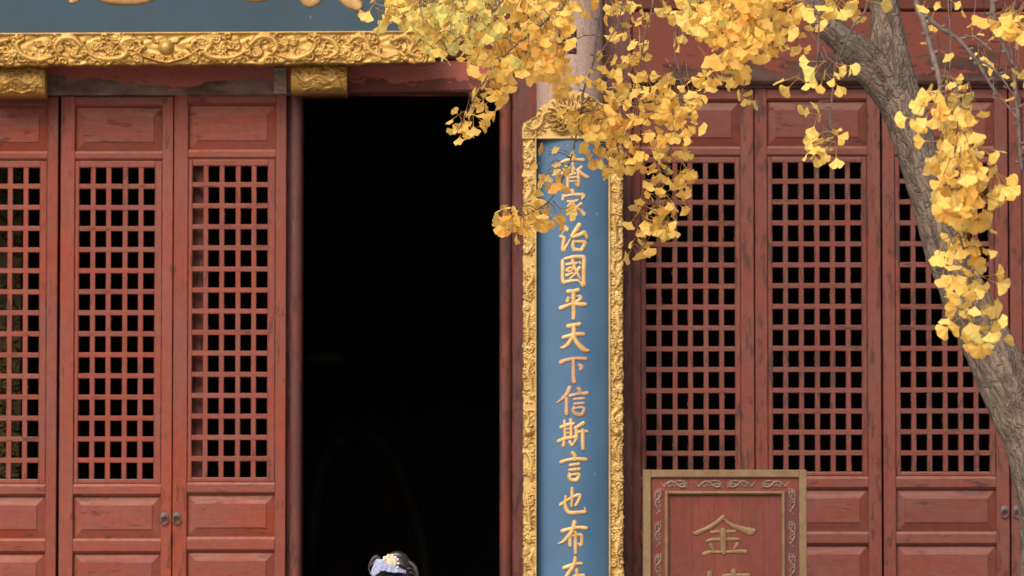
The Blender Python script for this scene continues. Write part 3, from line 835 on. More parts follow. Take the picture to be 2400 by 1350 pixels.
def side_frame(px0, px1, outer_left, seed):
    res = 1.25
    gx = np.arange(px0, px1+res*0.5, res); gy = np.arange(300, 1760, res)
    GX, GY = np.meshgrid(gx, gy)
    Hr = np.zeros(GX.shape) + 2
    rs = np.random.RandomState(seed)
    mid = (px0+px1)/2
    w = (px1-px0)
    yy = 330
    while yy < 1740:
        L_ = rs.uniform(110,150)
        path = [(mid + rs.uniform(-.26,.26)*w, yy+L_*0.45*q/3) for q in range(4)]
        dragon(Hr, px0, 300, res, path, 6.5, 10, rs)
        yy += L_*0.8
    clouds(Hr, px0, 300, res, px0+2, px1-2, 300, 1760, 170, (5,10), 9, rs)
    for q in range(90):
        stamp(Hr, px0, 300, res, [(rs.uniform(px0,px1), rs.uniform(300,1760))], rs.uniform(1.5,3), rs.uniform(6,10))
    stamp(Hr, px0, 300, res, [(mid+(-2 if outer_left else 2),1013)], 10.5, 17)
    for s in (-1,1):
        stamp(Hr, px0, 300, res, wavy((mid,1013+s*14),(mid+(10 if outer_left else -10),1013+s*30), 3, 1, 0, 20), 2.6, 11)
    lip = 4.0
    inner = (px1-GX) if outer_left else (GX-px0)
    Hr[inner < lip] = 11
    outer = (GX-px0) if outer_left else (px1-GX)
    Hr = Hr*np.clip(outer/3+0.35, 0, 1)
    # outer edge follows the carving: bulges and nicks
    ed = np.array([3.2*mnoise.noise((y*0.045, seed, 0)) + 3.0*mnoise.noise((y*0.13, seed, 3)) for y in gy])
    sh = np.clip(1-outer/(w*0.7), 0, 1)*ed[:,None]*(-1 if outer_left else 1)
    GXw = GX + sh
    return relief_mesh('carved_side_frame', GXw, GY, Hr, YB-0.005, 0.06, M['gold_pale'], couplet)
side_frame(1226, 1257.5, True, 5)
side_frame(1426.5, 1460, False, 9)
# crest with a carved beast's head among clouds
ctop_x = [1222,1228,1240,1256,1262,1272,1286,1300,1312,1328,1344,1360,1376,1392,1408,1424,1436,1450,1460,1464]
ctop_y = [306,288,281,274,256,248,240,229,220,216,212,216,219,229,241,250,268,281,290,306]
res = 1.25
gx = np.arange(1224, 1463, res)
tops = np.interp(gx, ctop_x, ctop_y) + np.array([2.2*mnoise.noise((x*0.2, 7, 1)) for x in gx])
nv = 92
tv = np.linspace(0, 1, nv)
GXc = np.repeat(gx[None,:], nv, 0)
GYc = tops[None,:]*(1-tv[:,None]) + 326*tv[:,None]
cx0, cy0 = 1222, 208
gyr = np.arange(cy0, 330, 1.0); gxr = np.arange(cx0, 1466, 1.0)
Hr = np.zeros((len(gyr), len(gxr))) + 3
rs = np.random.RandomState(12)
clouds(Hr, cx0, cy0, 1.0, 1228, 1458, 262, 322, 46, (5,10), 9, rs)
C = (1344, 284)
for s in (-1, 1):
    dragon(Hr, cx0, cy0, 1.0, [(C[0]+s*52,262),(C[0]+s*70,268),(C[0]+s*78,292),(C[0]+s*96,304),(C[0]+s*110,296)], 6, 12, rs)
    for q in range(9):                                             # mane
        a = -1.45 + q*0.27
        e = (C[0]+s*(16+46*math.cos(a)), C[1]-12+56*math.sin(a)*0.95)
        stamp(Hr, cx0, cy0, 1.0, wavy((C[0]+s*14, C[1]-18+q*3), e, 3.5, 0.9, q, 34), np.linspace(4.2,1.3,34), np.linspace(24,13,34))
    stamp(Hr, cx0, cy0, 1.0, catmull(np.array([(C[0]+s*10,C[1]-28),(C[0]+s*26,C[1]-42),(C[0]+s*34,C[1]-58)],float),1.0), 3.0, 25)    # horn
    stamp(Hr, cx0, cy0, 1.0, [(C[0]+s*14,C[1]-14)], 7.5, 31); stamp(Hr, cx0, cy0, 1.0, [(C[0]+s*14,C[1]-13)], 3.6, 35)               # brow, eye
    stamp(Hr, cx0, cy0, 1.0, catmull(np.array([(C[0]+s*4,C[1]-22),(C[0]+s*14,C[1]-26),(C[0]+s*26,C[1]-18)],float),1.0), 3.0, 33)
    stamp(Hr, cx0, cy0, 1.0, [(C[0]+s*7,C[1]+2)], 5.0, 36)                                                                          # nostril
    stamp(Hr, cx0, cy0, 1.0, catmull(np.array([(C[0]+s*4,C[1]+8),(C[0]+s*20,C[1]+8),(C[0]+s*34,C[1]+2),(C[0]+s*38,C[1]-10)],float),1.0), 3.2, 27)
    stamp(Hr, cx0, cy0, 1.0, catmull(np.array([(C[0]+s*8,C[1]+10),(C[0]+s*24,C[1]+24),(C[0]+s*46,C[1]+18),(C[0]+s*40,C[1]+6)],float),1.0), 2.2, 24)   # whisker
    for t_ in range(4): stamp(Hr, cx0, cy0, 1.0, wavy((C[0]+s*(4+6*t_),C[1]+11),(C[0]+s*(4+6*t_),C[1]+17),0.1,1,0,5), 2.0, 25)
stamp(Hr, cx0, cy0, 1.0, catmull(np.array([(C[0],C[1]-30),(C[0],C[1]-12),(C[0],C[1]+2)],float),1.0), 6.0, np.linspace(27,34,60)[:60] if False else 32)
stamp(Hr, cx0, cy0, 1.0, [(C[0]+q,C[1]+20) for q in range(-18,19)], 4.5, 20)
for q in range(-4,5):
    stamp(Hr, cx0, cy0, 1.0, wavy((C[0]+q*5,C[1]-30),(C[0]+q*11,C[1]-64+abs(q)*3), 3, 0.9, q, 30), np.linspace(4,1.2,30), np.linspace(24,11,30))
Hr[:, :] *= 1.0
iy = np.clip((GYc-cy0), 0, len(gyr)-1.001); ix = np.clip((GXc-cx0), 0, len(gxr)-1.001)
i0 = iy.astype(int); j0 = ix.astype(int)
Hs = Hr[i0, j0]
Hs[0,:] *= 0.4; Hs[-5:,:] = 12
relief_mesh('carved_crest', GXc, GYc, Hs, YB-0.005, 0.06, M['gold_pale'], couplet)

def cw(x, y, h):
    p = W(x, y, YB); p.y = ycurve(x) - PX(h, YB)
    return p
def glyph(strokes, ox, oy, sc, mat, parent, tw, name='gilt_character', hs=0.6):
    m = MB()
    for st in strokes:
        stroke_into(m, [(ox+p[0]/sc, oy+p[1]/sc, 1.13*p[2]/sc) for p in st], tw, None, hs)
    return m.build(name, mat, parent, True)
G1 = [[(385,190,45),(410,235,40)], [(175,315,20),(300,270,28),(460,262,22),(580,268,30)], [(262,395,25),(215,500,25),(160,580,20)],
      [(255,398,20),(320,390,22),(335,440,20),(310,480,22)], [(395,330,22),(395,500,24)], [(335,535,16),(440,505,20)],
      [(550,390,22),(460,450,14)], [(420,400,14),(430,440,12)], [(510,460,22),(570,520,26),(650,565,28),(685,562,10)],
      [(300,530,22),(305,640,25),(300,740,25)], [(300,585,16),(460,570,18)], [(310,645,14),(460,640,14)], [(495,480,28),(497,600,28),(492,725,26),(440,690,14)]]
G2 = [[(385,815,35),(400,850,30)], [(230,895,25),(215,960,22)], [(240,905,18),(400,880,24),(585,885,30),(560,950,18)], [(305,995,20),(400,1000,22),(480,975,20)],
      [(370,1010,20),(310,1080,18)], [(400,1040,25),(440,1120,30),(430,1230,30),(385,1285,32),(350,1250,16)], [(390,1070,18),(290,1170,22)],
      [(400,1130,18),(300,1230,22)], [(540,1035,24),(460,1100,22)], [(480,1120,14),(540,1160,28),(590,1215,34)]]
G3 = [[(228,152,26),(275,205,48)], [(240,240,8),(185,320,8)], [(180,335,28),(240,368,30),(225,450,28),(215,520,30),(230,570,42),(275,510,22),(350,385,10)],
      [(510,140,42),(440,240,38),(378,340,30),(470,325,33),(560,290,36),(600,275,42),(635,330,28),(640,375,18)],
      [(410,430,28),(395,500,30),(420,570,34)], [(410,430,22),(520,430,25),(600,440,36),(590,500,33),(550,568,30)], [(420,572,32),(550,572,28)]]
G4 = [[(215,770,32),(215,950,32),(215,1090,32),(240,1140,36)], [(250,730,22),(400,700,32),(560,697,34),(595,735,34),(590,900,34),(588,1100,34),(580,1190,38),(520,1140,16)],
      [(240,1140,33),(380,1115,24),(490,1115,22),(530,1160,16)], [(285,830,22),(380,815,24),(460,805,18)],
      [(385,720,26),(400,810,28),(440,920,28),(490,1010,22),(525,1080,14)], [(515,795,24),(522,806,20)], [(290,930,26),(340,890,20),(395,900,16),(350,955,18),(295,942,18)],
      [(285,1020,26),(340,1000,22),(400,980,16)], [(510,890,30),(450,980,22),(390,1040,16),(340,1080,12)]]
G5 = [[(315,180,36),(400,175,35),(480,155,35)], [(315,285,22),(300,340,36)], [(460,258,9),(530,268,24),(530,300,28),(470,350,24),(400,390,16)], [(340,295,9),(380,285,8)],
      [(180,470,36),(300,425,31),(420,395,33),(520,405,33),(610,405,35)], [(405,200,34),(408,400,35),(408,550,36),(405,650,30)]]
G6 = [[(310,790,37),(420,770,35),(505,755,36)], [(230,985,32),(340,955,31),(460,930,31),(570,930,36)],
      [(410,810,35),(410,920,38),(370,1010,36),(300,1110,32),(230,1160,27),(170,1172,12)], [(415,980,30),(470,1080,38),(550,1170,42),(610,1210,38),(680,1215,16)]]
G7 = [[(195,220,40),(270,185,30),(400,160,26),(520,155,28),(615,160,32)], [(405,180,28),(405,350,32),(405,470,34),(415,555,36)], [(500,265,22),(545,305,36),(530,345,24)]]
G8 = [[(335,680,40),(290,770,32),(220,850,28),(120,930,12)], [(280,860,30),(280,1000,32),(280,1125,34)], [(490,680,28),(515,720,34),(500,770,24)],
      [(345,810,28),(480,780,25),(640,765,32)], [(415,870,19),(580,855,21)], [(420,950,19),(580,940,20)],
      [(410,1010,24),(400,1070,28),(445,1130,34),(550,1140,30),(590,1045,27),(540,1015,22),(430,1030,18)]]
G9 = [[(190,235,30),(290,195,28),(400,175,24)], [(245,130,24),(250,260,26),(255,420,26)], [(355,110,28),(362,250,28),(360,410,26)], [(260,270,12),(350,262,12)],
      [(260,340,12),(350,330,12)], [(140,485,30),(260,435,30),(420,410,28)], [(240,470,22),(225,555,28)], [(335,490,24),(370,545,28)], [(570,170,34),(500,215,30),(430,250,22)],
      [(450,240,26),(455,360,30),(445,450,28),(405,530,14)], [(460,325,22),(560,310,24),(640,310,24)], [(565,290,28),(568,450,32),(570,610,30)]]
G10 = [[(390,695,34),(425,740,37),(425,800,34)], [(190,850,32),(300,815,29),(450,795,29),(620,805,32)], [(345,905,23),(490,885,29)], [(330,990,22),(500,975,29)],
       [(330,1060,26),(335,1120,29),(370,1165,32),(460,1160,32),(500,1090,29),(490,1060,24),(350,1075,20)]]
G11 = [[(175,395,26),(260,340,24),(400,260,25),(500,225,27),(520,250,26),(490,330,27),(440,410,23)], [(380,110,26),(378,260,28),(370,420,24)],
       [(265,255,22),(255,400,28),(290,500,33),(350,540,34),(480,535,31),(590,525,31),(615,520,23),(595,440,8)]]
G12 = [[(210,860,34),(320,830,31),(470,800,27),(620,810,32)], [(420,710,38),(405,790,35),(360,890,37),(290,980,35),(210,1050,23),(130,1085,8)], [(340,970,26),(340,1110,30)],
       [(365,950,14),(450,930,17),(530,930,28),(550,980,25),(545,1070,27),(530,1110,27),(480,1080,11)], [(440,890,28),(440,1050,31),(440,1240,30)]]
G13 = [[(290,1180,40),(420,1130,37),(540,1090,33),(650,1090,30)], [(520,970,37),(510,1060,41),(440,1200,41),(360,1320,39),(280,1440,33),(200,1520,14)], [(355,1290,28),(355,1600,32)],
       [(550,1220,35),(560,1400,33),(560,1560,33)], [(500,1350,30),(690,1335,32)], [(440,1580,30),(720,1560,33)]]
for g_, oy, mt in ((G1,340,'gilt'),(G2,340,'gilt'),(G3,510,'gilt'),(G4,510,'gilt'),(G5,660,'gilt'),(G6,660,'gilt'),(G7,820,'gilt_pink'),(G8,820,'gilt_pink'),
                   (G9,970,'gilt'),(G10,970,'gilt'),(G11,1130,'gilt'),(G12,1130,'gilt')):
    glyph(g_, 1290, oy, 7.5, M[mt], couplet, cw)
glyph(G13, 1290, 1200, 9.0, M['gilt'], couplet, cw)

# ------------------------------------------------------------------ standing signboard
YS = -1.30
sign = empty('signboard', Vector((xf(1697,YS), YS, 0.0)), 'red signboard in a dull gold frame standing before the right doors', 'sign')
sx = lambda p, Y=YS: xf(p, Y)
sz = lambda p, Y=YS: zf(p, Y)
zb = 0.35
def sbox(name, px0, px1, z0, z1, yf, yb, mat, cx=0.002, cz=0.002, dy=0.002):
    m = MB(); m.cbox(sx(px0), sx(px1), yf, yb, z0, z1, cx, cz, dy); return m.build(name, mat, sign)
zT = sz(1101)
sbox('frame', 1506, 1524.5, zb, zT, YS-0.03, YS+0.03, M['brass'], 0.003, 0.003, 0.003)
sbox('frame', 1870, 1888, zb, zT, YS-0.03, YS+0.03, M['brass'], 0.003, 0.003, 0.003)
sbox('frame', 1524.5, 1870, sz(1119), zT-0.0005, YS-0.0295, YS+0.03, M['brass'], 0.0, 0.003, 0.003)
sbox('frame', 1524.5, 1870, zb, zb+0.04, YS-0.0295, YS+0.03, M['brass'], 0.0, 0.003, 0.003)
sbox('border_board', 1524.5, 1870, sz(1151), sz(1119), YS-0.016, YS+0.02, M['sign_red'], 0, 0, 0.001)
sbox('border_board', 1524.5, 1556.5, zb+0.04, sz(1151)-0.0003, YS-0.0162, YS+0.02, M['sign_mid'], 0, 0, 0.001)
sbox('border_board', 1838.5, 1870, zb+0.04, sz(1151)-0.0003, YS-0.0162, YS+0.02, M['sign_plum'], 0, 0, 0.001)
for a in ((1556.5,1565.5,zb+0.04,sz(1151)),(1829.5,1838.5,zb+0.04,sz(1151)),):
    sbox('moulding', *a, YS-0.026, YS+0.0, M['brass'], 0.006, 0.003, 0.006)
sbox('moulding', 1565.5, 1829.5, sz(1159), sz(1151), YS-0.0255, YS+0.0, M['brass'], 0, 0.006, 0.006)
pls = [(1565.5,1622,'sign_mid'),(1622,1672,'sign_red2'),(1672,1738,'sign_red'),(1738,1788,'sign_mid'),(1788,1829.5,'sign_mid2')]
for i, (a, b, mt) in enumerate(pls):
    sbox('plank', a+0.05, b-0.05, zb+0.04, sz(1159), YS-0.006-0.0006*(i % 2), YS+0.02, M[mt], 0.0006, 0, 0.0006)
sbox('back_brace', 1540, 1562, 0.0, 1.2, YS+0.03, YS+0.09, M['sign_plum']); sbox('back_brace', 1832, 1854, 0.0, 1.2, YS+0.03, YS+0.09, M['sign_plum'])
sbox('foot', 1520, 1560, 0.0, 0.06, YS-0.25, YS+0.30, M['sign_plum']); sbox('foot', 1834, 1874, 0.0, 0.06, YS-0.25, YS+0.30, M['sign_plum'])
sbox('foot_rail', 1524, 1870, 0.06, 0.35, YS-0.02, YS+0.02, M['sign_mid'])
def sw(x, y, h):
    p = W(x, y, YS); p.y = YS-0.0065 - PX(h, YS)
    return p
G14 = [[(785,185,40),(660,300,44),(500,400,44),(370,460,44),(250,510,46),(215,502,32)], [(810,230,20),(900,310,36),(1050,390,50),(1200,440,62),(1330,475,76),(1380,462,52)],
       [(560,492,34),(700,475,29),(850,475,27),(1020,470,30)], [(785,470,66),(790,650,66),(795,870,58)], [(470,662,30),(580,635,34),(790,630,31),(1000,625,34),(1110,625,18)],
       [(545,742,44),(600,840,28)], [(1065,722,36),(1000,820,22)], [(420,912,44),(560,877,31),(800,880,27),(1050,867,33),(1220,870,42)]]
G15 = [[(520,1305,55),(525,1440,55),(528,1560,50)], [(995,1272,60),(1000,1330,46)], [(790,1345,28),(1000,1335,30),(1290,1337,34)], [(400,1450,34),(660,1430,30)]]
glyph(G14, 1600, 1190, 8.44, M['sign_gilt'], sign, sw, hs=0.45)
glyph(G15, 1600, 1190, 8.44, M['sign_gilt'], sign, sw, hs=0.45)
# little metal dragons nailed to the border
def ornament_mesh():
    m = MB()
    def add(pts, r0, r1):
        Q = catmull(np.array([(x, y, 0) for x, y in pts], float), 2.5)
        s = PX(0.194, YS)
        m.tube([(q[0]*s, -0.0016, -q[1]*s) for q in Q], list(np.linspace(r0, r1, len(Q))*s*1.35), 6)
    add([(-175,-28),(-120,18),(-85,-5),(-40,-28),(10,-24),(50,14),(95,38),(150,30)], 4, 11)
    add([(-175,-28),(-140,5),(-120,32),(-95,26)], 3, 6)
    add([(-40,-26),(-70,0),(-60,30),(-35,32),(-30,14),(-45,12)], 6, 4)
    add([(0,-22),(-12,5),(2,26),(22,20),(18,4)], 6, 4)
    add([(45,-10),(40,20),(65,36)], 6, 4)
    add([(60,-30),(95,-36),(120,-20),(150,8),(168,2)], 8, 5)
    add([(95,-36),(80,-46),(70,-44)], 5, 3); add([(118,-22),(140,-44),(126,-40)], 6, 3)
    add([(120,20),(150,-14),(172,-18)], 7, 4); add([(140,30),(165,44),(172,28)], 6, 4); add([(150,8),(172,22)], 6, 4)
    add([(70,12),(100,0),(125,8)], 7, 5); add([(20,-26),(45,-40),(60,-30)], 5, 5)
    return m
om = ornament_mesh()
me = bpy.data.meshes.new('carved_dragon'); me.from_pydata(om.v, [], om.f); me.materials.append(M['tin'])
me.polygons.foreach_set('use_smooth', [True]*len(me.polygons)); me.update()
orn = [(1577.5,1134,0,1),(1658.5,1134,0,1),(1736,1134,0,-1),(1815.5,1134,0,-1)]
for py in (1176, 1252, 1328, 1404): orn += [(1540.5,py,-90,1),(1854.5,py,-90,-1)]
for (px, py, rot, s) in orn:
    o = bpy.data.objects.new('carved_dragon', me); link(o, sign)
    o.location = Vector((sx(px), YS-0.0165, sz(py))) - wloc(sign)
    if rot == 0: o.scale = (s,1,1)
    else: o.rotation_euler = (0, R(rot), 0); o.scale = (0.92, 1, s*0.95)

# ------------------------------------------------------------------ dim things inside the hall
def iw(px, py, Y): return W(px, py, Y)
YI = 2.6
ch = empty('seated_form', Vector((xf(860,YI), YI, 0.02)), 'dark rounded seated form barely visible inside the open doorway', 'chair')
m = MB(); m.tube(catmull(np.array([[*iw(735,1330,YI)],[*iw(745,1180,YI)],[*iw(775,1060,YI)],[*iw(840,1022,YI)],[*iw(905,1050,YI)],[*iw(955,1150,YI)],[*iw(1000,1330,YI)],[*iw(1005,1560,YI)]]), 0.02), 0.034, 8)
m.build('back_rail', M['interior_thing'], ch, True)  # chair shape stands in for an unclear rounded seated form
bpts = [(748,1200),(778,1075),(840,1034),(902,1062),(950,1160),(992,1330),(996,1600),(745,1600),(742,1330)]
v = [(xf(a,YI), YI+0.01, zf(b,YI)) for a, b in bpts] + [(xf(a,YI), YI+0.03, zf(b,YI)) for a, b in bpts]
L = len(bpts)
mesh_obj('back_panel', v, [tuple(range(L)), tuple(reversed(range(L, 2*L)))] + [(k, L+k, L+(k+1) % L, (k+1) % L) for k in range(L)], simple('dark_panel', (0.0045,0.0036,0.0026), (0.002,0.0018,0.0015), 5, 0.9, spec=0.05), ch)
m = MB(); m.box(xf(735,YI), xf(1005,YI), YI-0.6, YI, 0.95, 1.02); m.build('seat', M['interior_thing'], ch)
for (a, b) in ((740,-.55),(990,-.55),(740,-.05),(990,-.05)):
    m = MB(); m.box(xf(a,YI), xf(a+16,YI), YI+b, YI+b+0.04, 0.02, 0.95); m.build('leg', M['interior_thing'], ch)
m = MB(); m.ball((xf(765,5.0), 5.0, zf(838,5.0)), 0.13, 20, 12, (1.0,0.35,0.48))  # plain ellipsoid for a pale rounded shape of unknown kind
tag(m.build('pale_shape', simple('dim_shape', (0.020,0.017,0.014)), None), 'dim pale rounded shape deep inside the dark hall', 'cloth')
gp = empty('gilt_panel', Vector((xf(25,1.0), 1.0, 0.02)), 'dim gilt carved panel behind the leftmost lattice door', 'carved panel')
res = 2.2
gx = np.arange(-2, 52, res); gy = np.arange(360, 1150, res)
GX, GY = np.meshgrid(gx, gy); Hr = np.zeros(GX.shape)
clouds(Hr, -2, 360, res, 0, 50, 365, 1145, 60, (8,16), 10, rs)
Hr[np.abs(GX-25) > 25] *= 0.3
relief_mesh('carved_face', GX, GY, Hr, 0.8, 0.05, M['interior_gilt'], gp)
m = MB(); m.box(xf(2,.85), xf(48,.85), 0.83, 0.88, 0.02, 0.7+zf(1150,.8)-0.7); m.build('stand', M['interior_thing'], gp)

# ------------------------------------------------------------------ person standing at the threshold
YQ = -0.50
pc = W(922, 1350, YQ)
person = empty('person', Vector((pc.x, YQ, 0.0)), 'dark-haired person at the doorway wearing a lavender ribbon and pearl hairpin', 'person')
hz = zf(1302, YQ) - 0.155                                           # centre of the head
sk = bpy.data.meshes.new('body')
J = {'pelvis':(0,0,0.86,.125,.09),'waist':(0,0,1.0,.105,.08),'chest':(0,0,1.18,.13,.09),'neck0':(0,.01,1.315,.06,.055),'neck1':(0,.0,1.36,.048,.048),'head0':(0,-.01,hz-.03,.068,.085),'head1':(0,0,hz+.04,.078,.092),'head2':(0,.005,hz+.085,.05,.06)}
names = list(J); ed = [(i, i+1) for i in range(len(names)-1)]
for s in (-1,1):
    b = len(names)
    J.update({f'hip{s}':(s*.09,0,.82,.09,.09), f'knee{s}':(s*.09,-.01,.46,.06,.06), f'ank{s}':(s*.09,.02,.08,.04,.04), f'toe{s}':(s*.10,-.14,.03,.03,.025)})
    J.update({f'sh{s}':(s*.155,0,1.27,.055,.055), f'el{s}':(s*.21,.03,1.01,.04,.04), f'wr{s}':(s*.10,-.17,.95,.027,.027), f'hand{s}':(s*.03,-.22,.95,.03,.018)})
    names = list(J)
    ed += [(0,b),(b,b+1),(b+1,b+2),(b+2,b+3),(2,b+4),(b+4,b+5),(b+5,b+6),(b+6,b+7)]
    hb_ = b+7
    for q in range(4):
        J[f'f{s}{q}a'] = (s*(.015)-s*.0, -.25, .965-q*.014, .008,.008); J[f'f{s}{q}b'] = (-s*.02, -.262+.003*abs(q-1), .958-q*.014, .007,.007)
        nn = list(J); ed += [(hb_, len(nn)-2), (len(nn)-2, len(nn)-1)]
    J[f'th{s}'] = (s*.02, -.235, .985, .009, .009); ed.append((hb_, len(J)-1))
    names = list(J)
sk.from_pydata([J[n][:3] for n in names], ed, [])
sk.materials.append(M['skin'])
bo = bpy.data.objects.new('body', sk); link(bo, person)
md = bo.modifiers.new('skin', 'SKIN')
for i, n_ in enumerate(names): sk.skin_vertices[0].data[i].radius = J[n_][3:5]
sk.skin_vertices[0].data[0].use_root = True
md.use_smooth_shade = True
bo.modifiers.new('sub', 'SUBSURF').levels = 1
bo.modifiers['sub'].render_levels = 2
P0 = Vector((pc.x, YQ, 0))
# face
m = MB()
for s in (-1,1): m.ball(P0+Vector((s*.032,-.088,hz)), .011, 8, 6, (1,.6,.6))
m.build('eye', M['hair'], person, True)
m = MB(); m.tube([P0+Vector((0,-.09,hz+.01)), P0+Vector((0,-.112,hz-.03)), P0+Vector((0,-.098,hz-.036))], [.008,.013,.010], 8); m.build('nose', M['skin'], person, True)
m = MB(); m.tube([P0+Vector((x,-.094+abs(x)*.25,hz-.062)) for x in (-.022,-.01,0,.01,.022)], [.003,.006,.006,.006,.003], 6); m.build('mouth', simple('lips', (0.45,0.12,0.10)), person, True)
# hair: cap over the skull, coiled top knot, two looped tresses
def w3(px, py, dy=0.0): 
    p = W(px, py, YQ); return Vector((p.x, YQ+dy, p.z))
v, f = [], []
nu, nvv = 40, 22
hc = P0 + Vector((0, .012, hz+.02))
for j in range(nvv+1):
    th = (0.02 + 0.66*j/nvv)*math.pi
    for i in range(nu):
        ph = 2*math.pi*i/nu
        k = 1 + 0.018*math.sin(ph*14+th*3)
        front = max(0, -math.sin(ph))
        tt = th*(1-0.16*front)
        v.append((hc.x+.096*k*math.sin(tt)*math.cos(ph), hc.y+.114*k*math.sin(tt)*math.sin(ph), hc.z+.108*k*math.cos(tt)))
for j in range(nvv):
    for i in range(nu):
        i2 = (i+1) % nu
        f.append((j*nu+i, (j+1)*nu+i, (j+1)*nu+i2, j*nu+i2))
hair = mesh_obj('hair', v, f, M['hair'], person, True)
def lock(pts, r, name='hair_loop', mat='hair', seg=12):
    m = MB(); Q = catmull(np.array([[p.x,p.y,p.z] for p in pts]), 0.004)
    t = np.linspace(0,1,len(Q)); rr = np.interp(t, np.linspace(0,1,len(r)), r)
    m.tube(Q, list(rr), seg)
    return m.build(name, M[mat], hair, True)
lock([w3(905,1326,.02),w3(918,1306,.02),w3(938,1305,.02),w3(952,1318,.02),w3(958,1340,.02)], [.010,.020,.026,.024,.018])
for q in range(4):
    lock([w3(912+q*5,1318+q*3,-.012),w3(930+q*4,1308+q*5,-.014),w3(948+q*2,1318+q*6,-.012),w3(955+q,1342+q*3,-.008)], [.003,.008,.009,.006])
lock([w3(958,1316,.0),w3(970,1326,-.004),w3(977,1340,-.004),w3(979,1358,0)], [.004,.009,.010,.008], 'hair_loop', 'gauze')
lock([w3(950,1333,-.014),w3(965,1333,-.014),w3(976,1345,-.01)], [.003,.004,.003])
lock([w3(950,1342,-.018),w3(966,1343,-.016),w3(978,1352,-.01)], [.003,.005,.003], 'hair_loop', 'gauze')
lock([w3(892,1308,.0),w3(880,1306,-.002),w3(870,1318,-.004),w3(866,1333,-.004),w3(873,1346,-.002)], [.006,.010,.007,.004,.004], 'hair_loop', 'gauze')
lock([w3(890,1316,-.004),w3(878,1318,-.006),w3(868,1328,-.006)], [.004,.006,.003], 'hair_loop', 'gauze')
rh = random.Random(3)
ms_ = MB()
for q in range(26):
    x0_, y0_ = rh.uniform(893, 975), rh.uniform(1302, 1345)
    y0_ = max(y0_, 1301 + ((x0_-930)/48)**2*26)
    a_ = rh.uniform(-.9, .9)
    L_ = rh.uniform(8, 20)
    pts = [w3(x0_+L_*t_*math.sin(a_)+2*math.sin(t_*3+q), y0_-L_*0.35*math.sin(math.pi*t_)+L_*0.4*t_*t_, -.03-.01*math.sin(t_*3)) for t_ in (0,.25,.5,.75,1)]
    ms_.tube(pts, [.0011,.001,.0009,.0007,.0004], 5)
ms_.build('loose_strands', M['hair'], hair, True)
# ribbon: folded cloth
topc = catmull(np.array([(883,1311,0),(890,1309,0),(898,1311,0),(908,1315,0),(922,1320,0),(935,1327,0),(944,1333,0),(951,1337,0)],float), 1.2)
botc = catmull(np.array([(871,1343,0),(879,1351,0),(888,1343,0),(900,1337,0),(912,1339,0),(925,1341,0),(938,1340,0),(951,1341,0)],float), 1.2)
nu, nvv = 70, 24
v, f = [], []
for i in range(nu+1):
    a = topc[min(len(topc)-1, int(i/nu*(len(topc)-1)))]; b = botc[min(len(botc)-1, int(i/nu*(len(botc)-1)))]
    for j in range(nvv+1):
        t = j/nvv
        px, py = a[0]*(1-t)+b[0]*t, a[1]*(1-t)+b[1]*t
        fold = 0.010*mnoise.noise((px*0.10+py*0.05, py*0.16-px*0.03, 4)) + 0.005*mnoise.noise((px*.3, py*.3, 1))
        v.append(tuple(w3(px, py, -0.066 - 0.058*t - 0.016*math.sin(math.pi*t)*math.sin(math.pi*min(1,i/nu+.1)) + fold)))
for i in range(nu):
    for j in range(nvv):
        f.append((i*(nvv+1)+j, i*(nvv+1)+j+1, (i+1)*(nvv+1)+j+1, (i+1)*(nvv+1)+j))
rb = mesh_obj('ribbon', v, f, M['ribbon'], person, True)
rb.modifiers.new('thick', 'SOLIDIFY').thickness = 0.002
m = MB(); m.tube([w3(947,1338,-.112),w3(952,1337,-.114),w3(953,1341,-.114),w3(950,1343,-.113),w3(946,1341,-.112)], [.004,.0035,.003,.003,.003], 8); m.build('ribbon_knot', M['ribbon'], person, True)
# hairpin: domed filigree disc with a ring of pearls
hp_c = w3(917, 1316, -.070)
m = MB()
n1, n2 = 30, 7
for j in range(n2+1):
    rr = .031*j/n2
    for i in range(n1):
        a = 2*math.pi*i/n1
        bumpy = .0016*math.sin(a*15+j)*(j > 1)*(j < 6) + .0018*math.cos(j*2.4)
        m.v.append((hp_c.x+rr*math.cos(a), hp_c.y-.010*(1-(j/n2)**2)-bumpy-.004, hp_c.z+rr*math.sin(a)))
for j in range(n2):
    for i in range(n1):
        i2 = (i+1) % n1
        m.f.append((j*n1+i, j*n1+i2, (j+1)*n1+i2, (j+1)*n1+i))
hpn = m.build('hairpin', M['comb'], person, True)
hpn.modifiers.new('thick', 'SOLIDIFY').thickness = 0.003
pearls = [(903,1306),(912.5,1300.8),(922,1300.6),(929.5,1306),(934.5,1311),(936,1320),(934,1328.5),(902,1311)]
pm = None
for (a, b) in pearls:
    p = w3(a, b, -.094)
    if pm is None:
        m = MB(); m.ball(p, .0052, 12, 8); pm = m.build('pearl', M['pearl'], hpn, True)
    else: dup(pm, hpn, p)
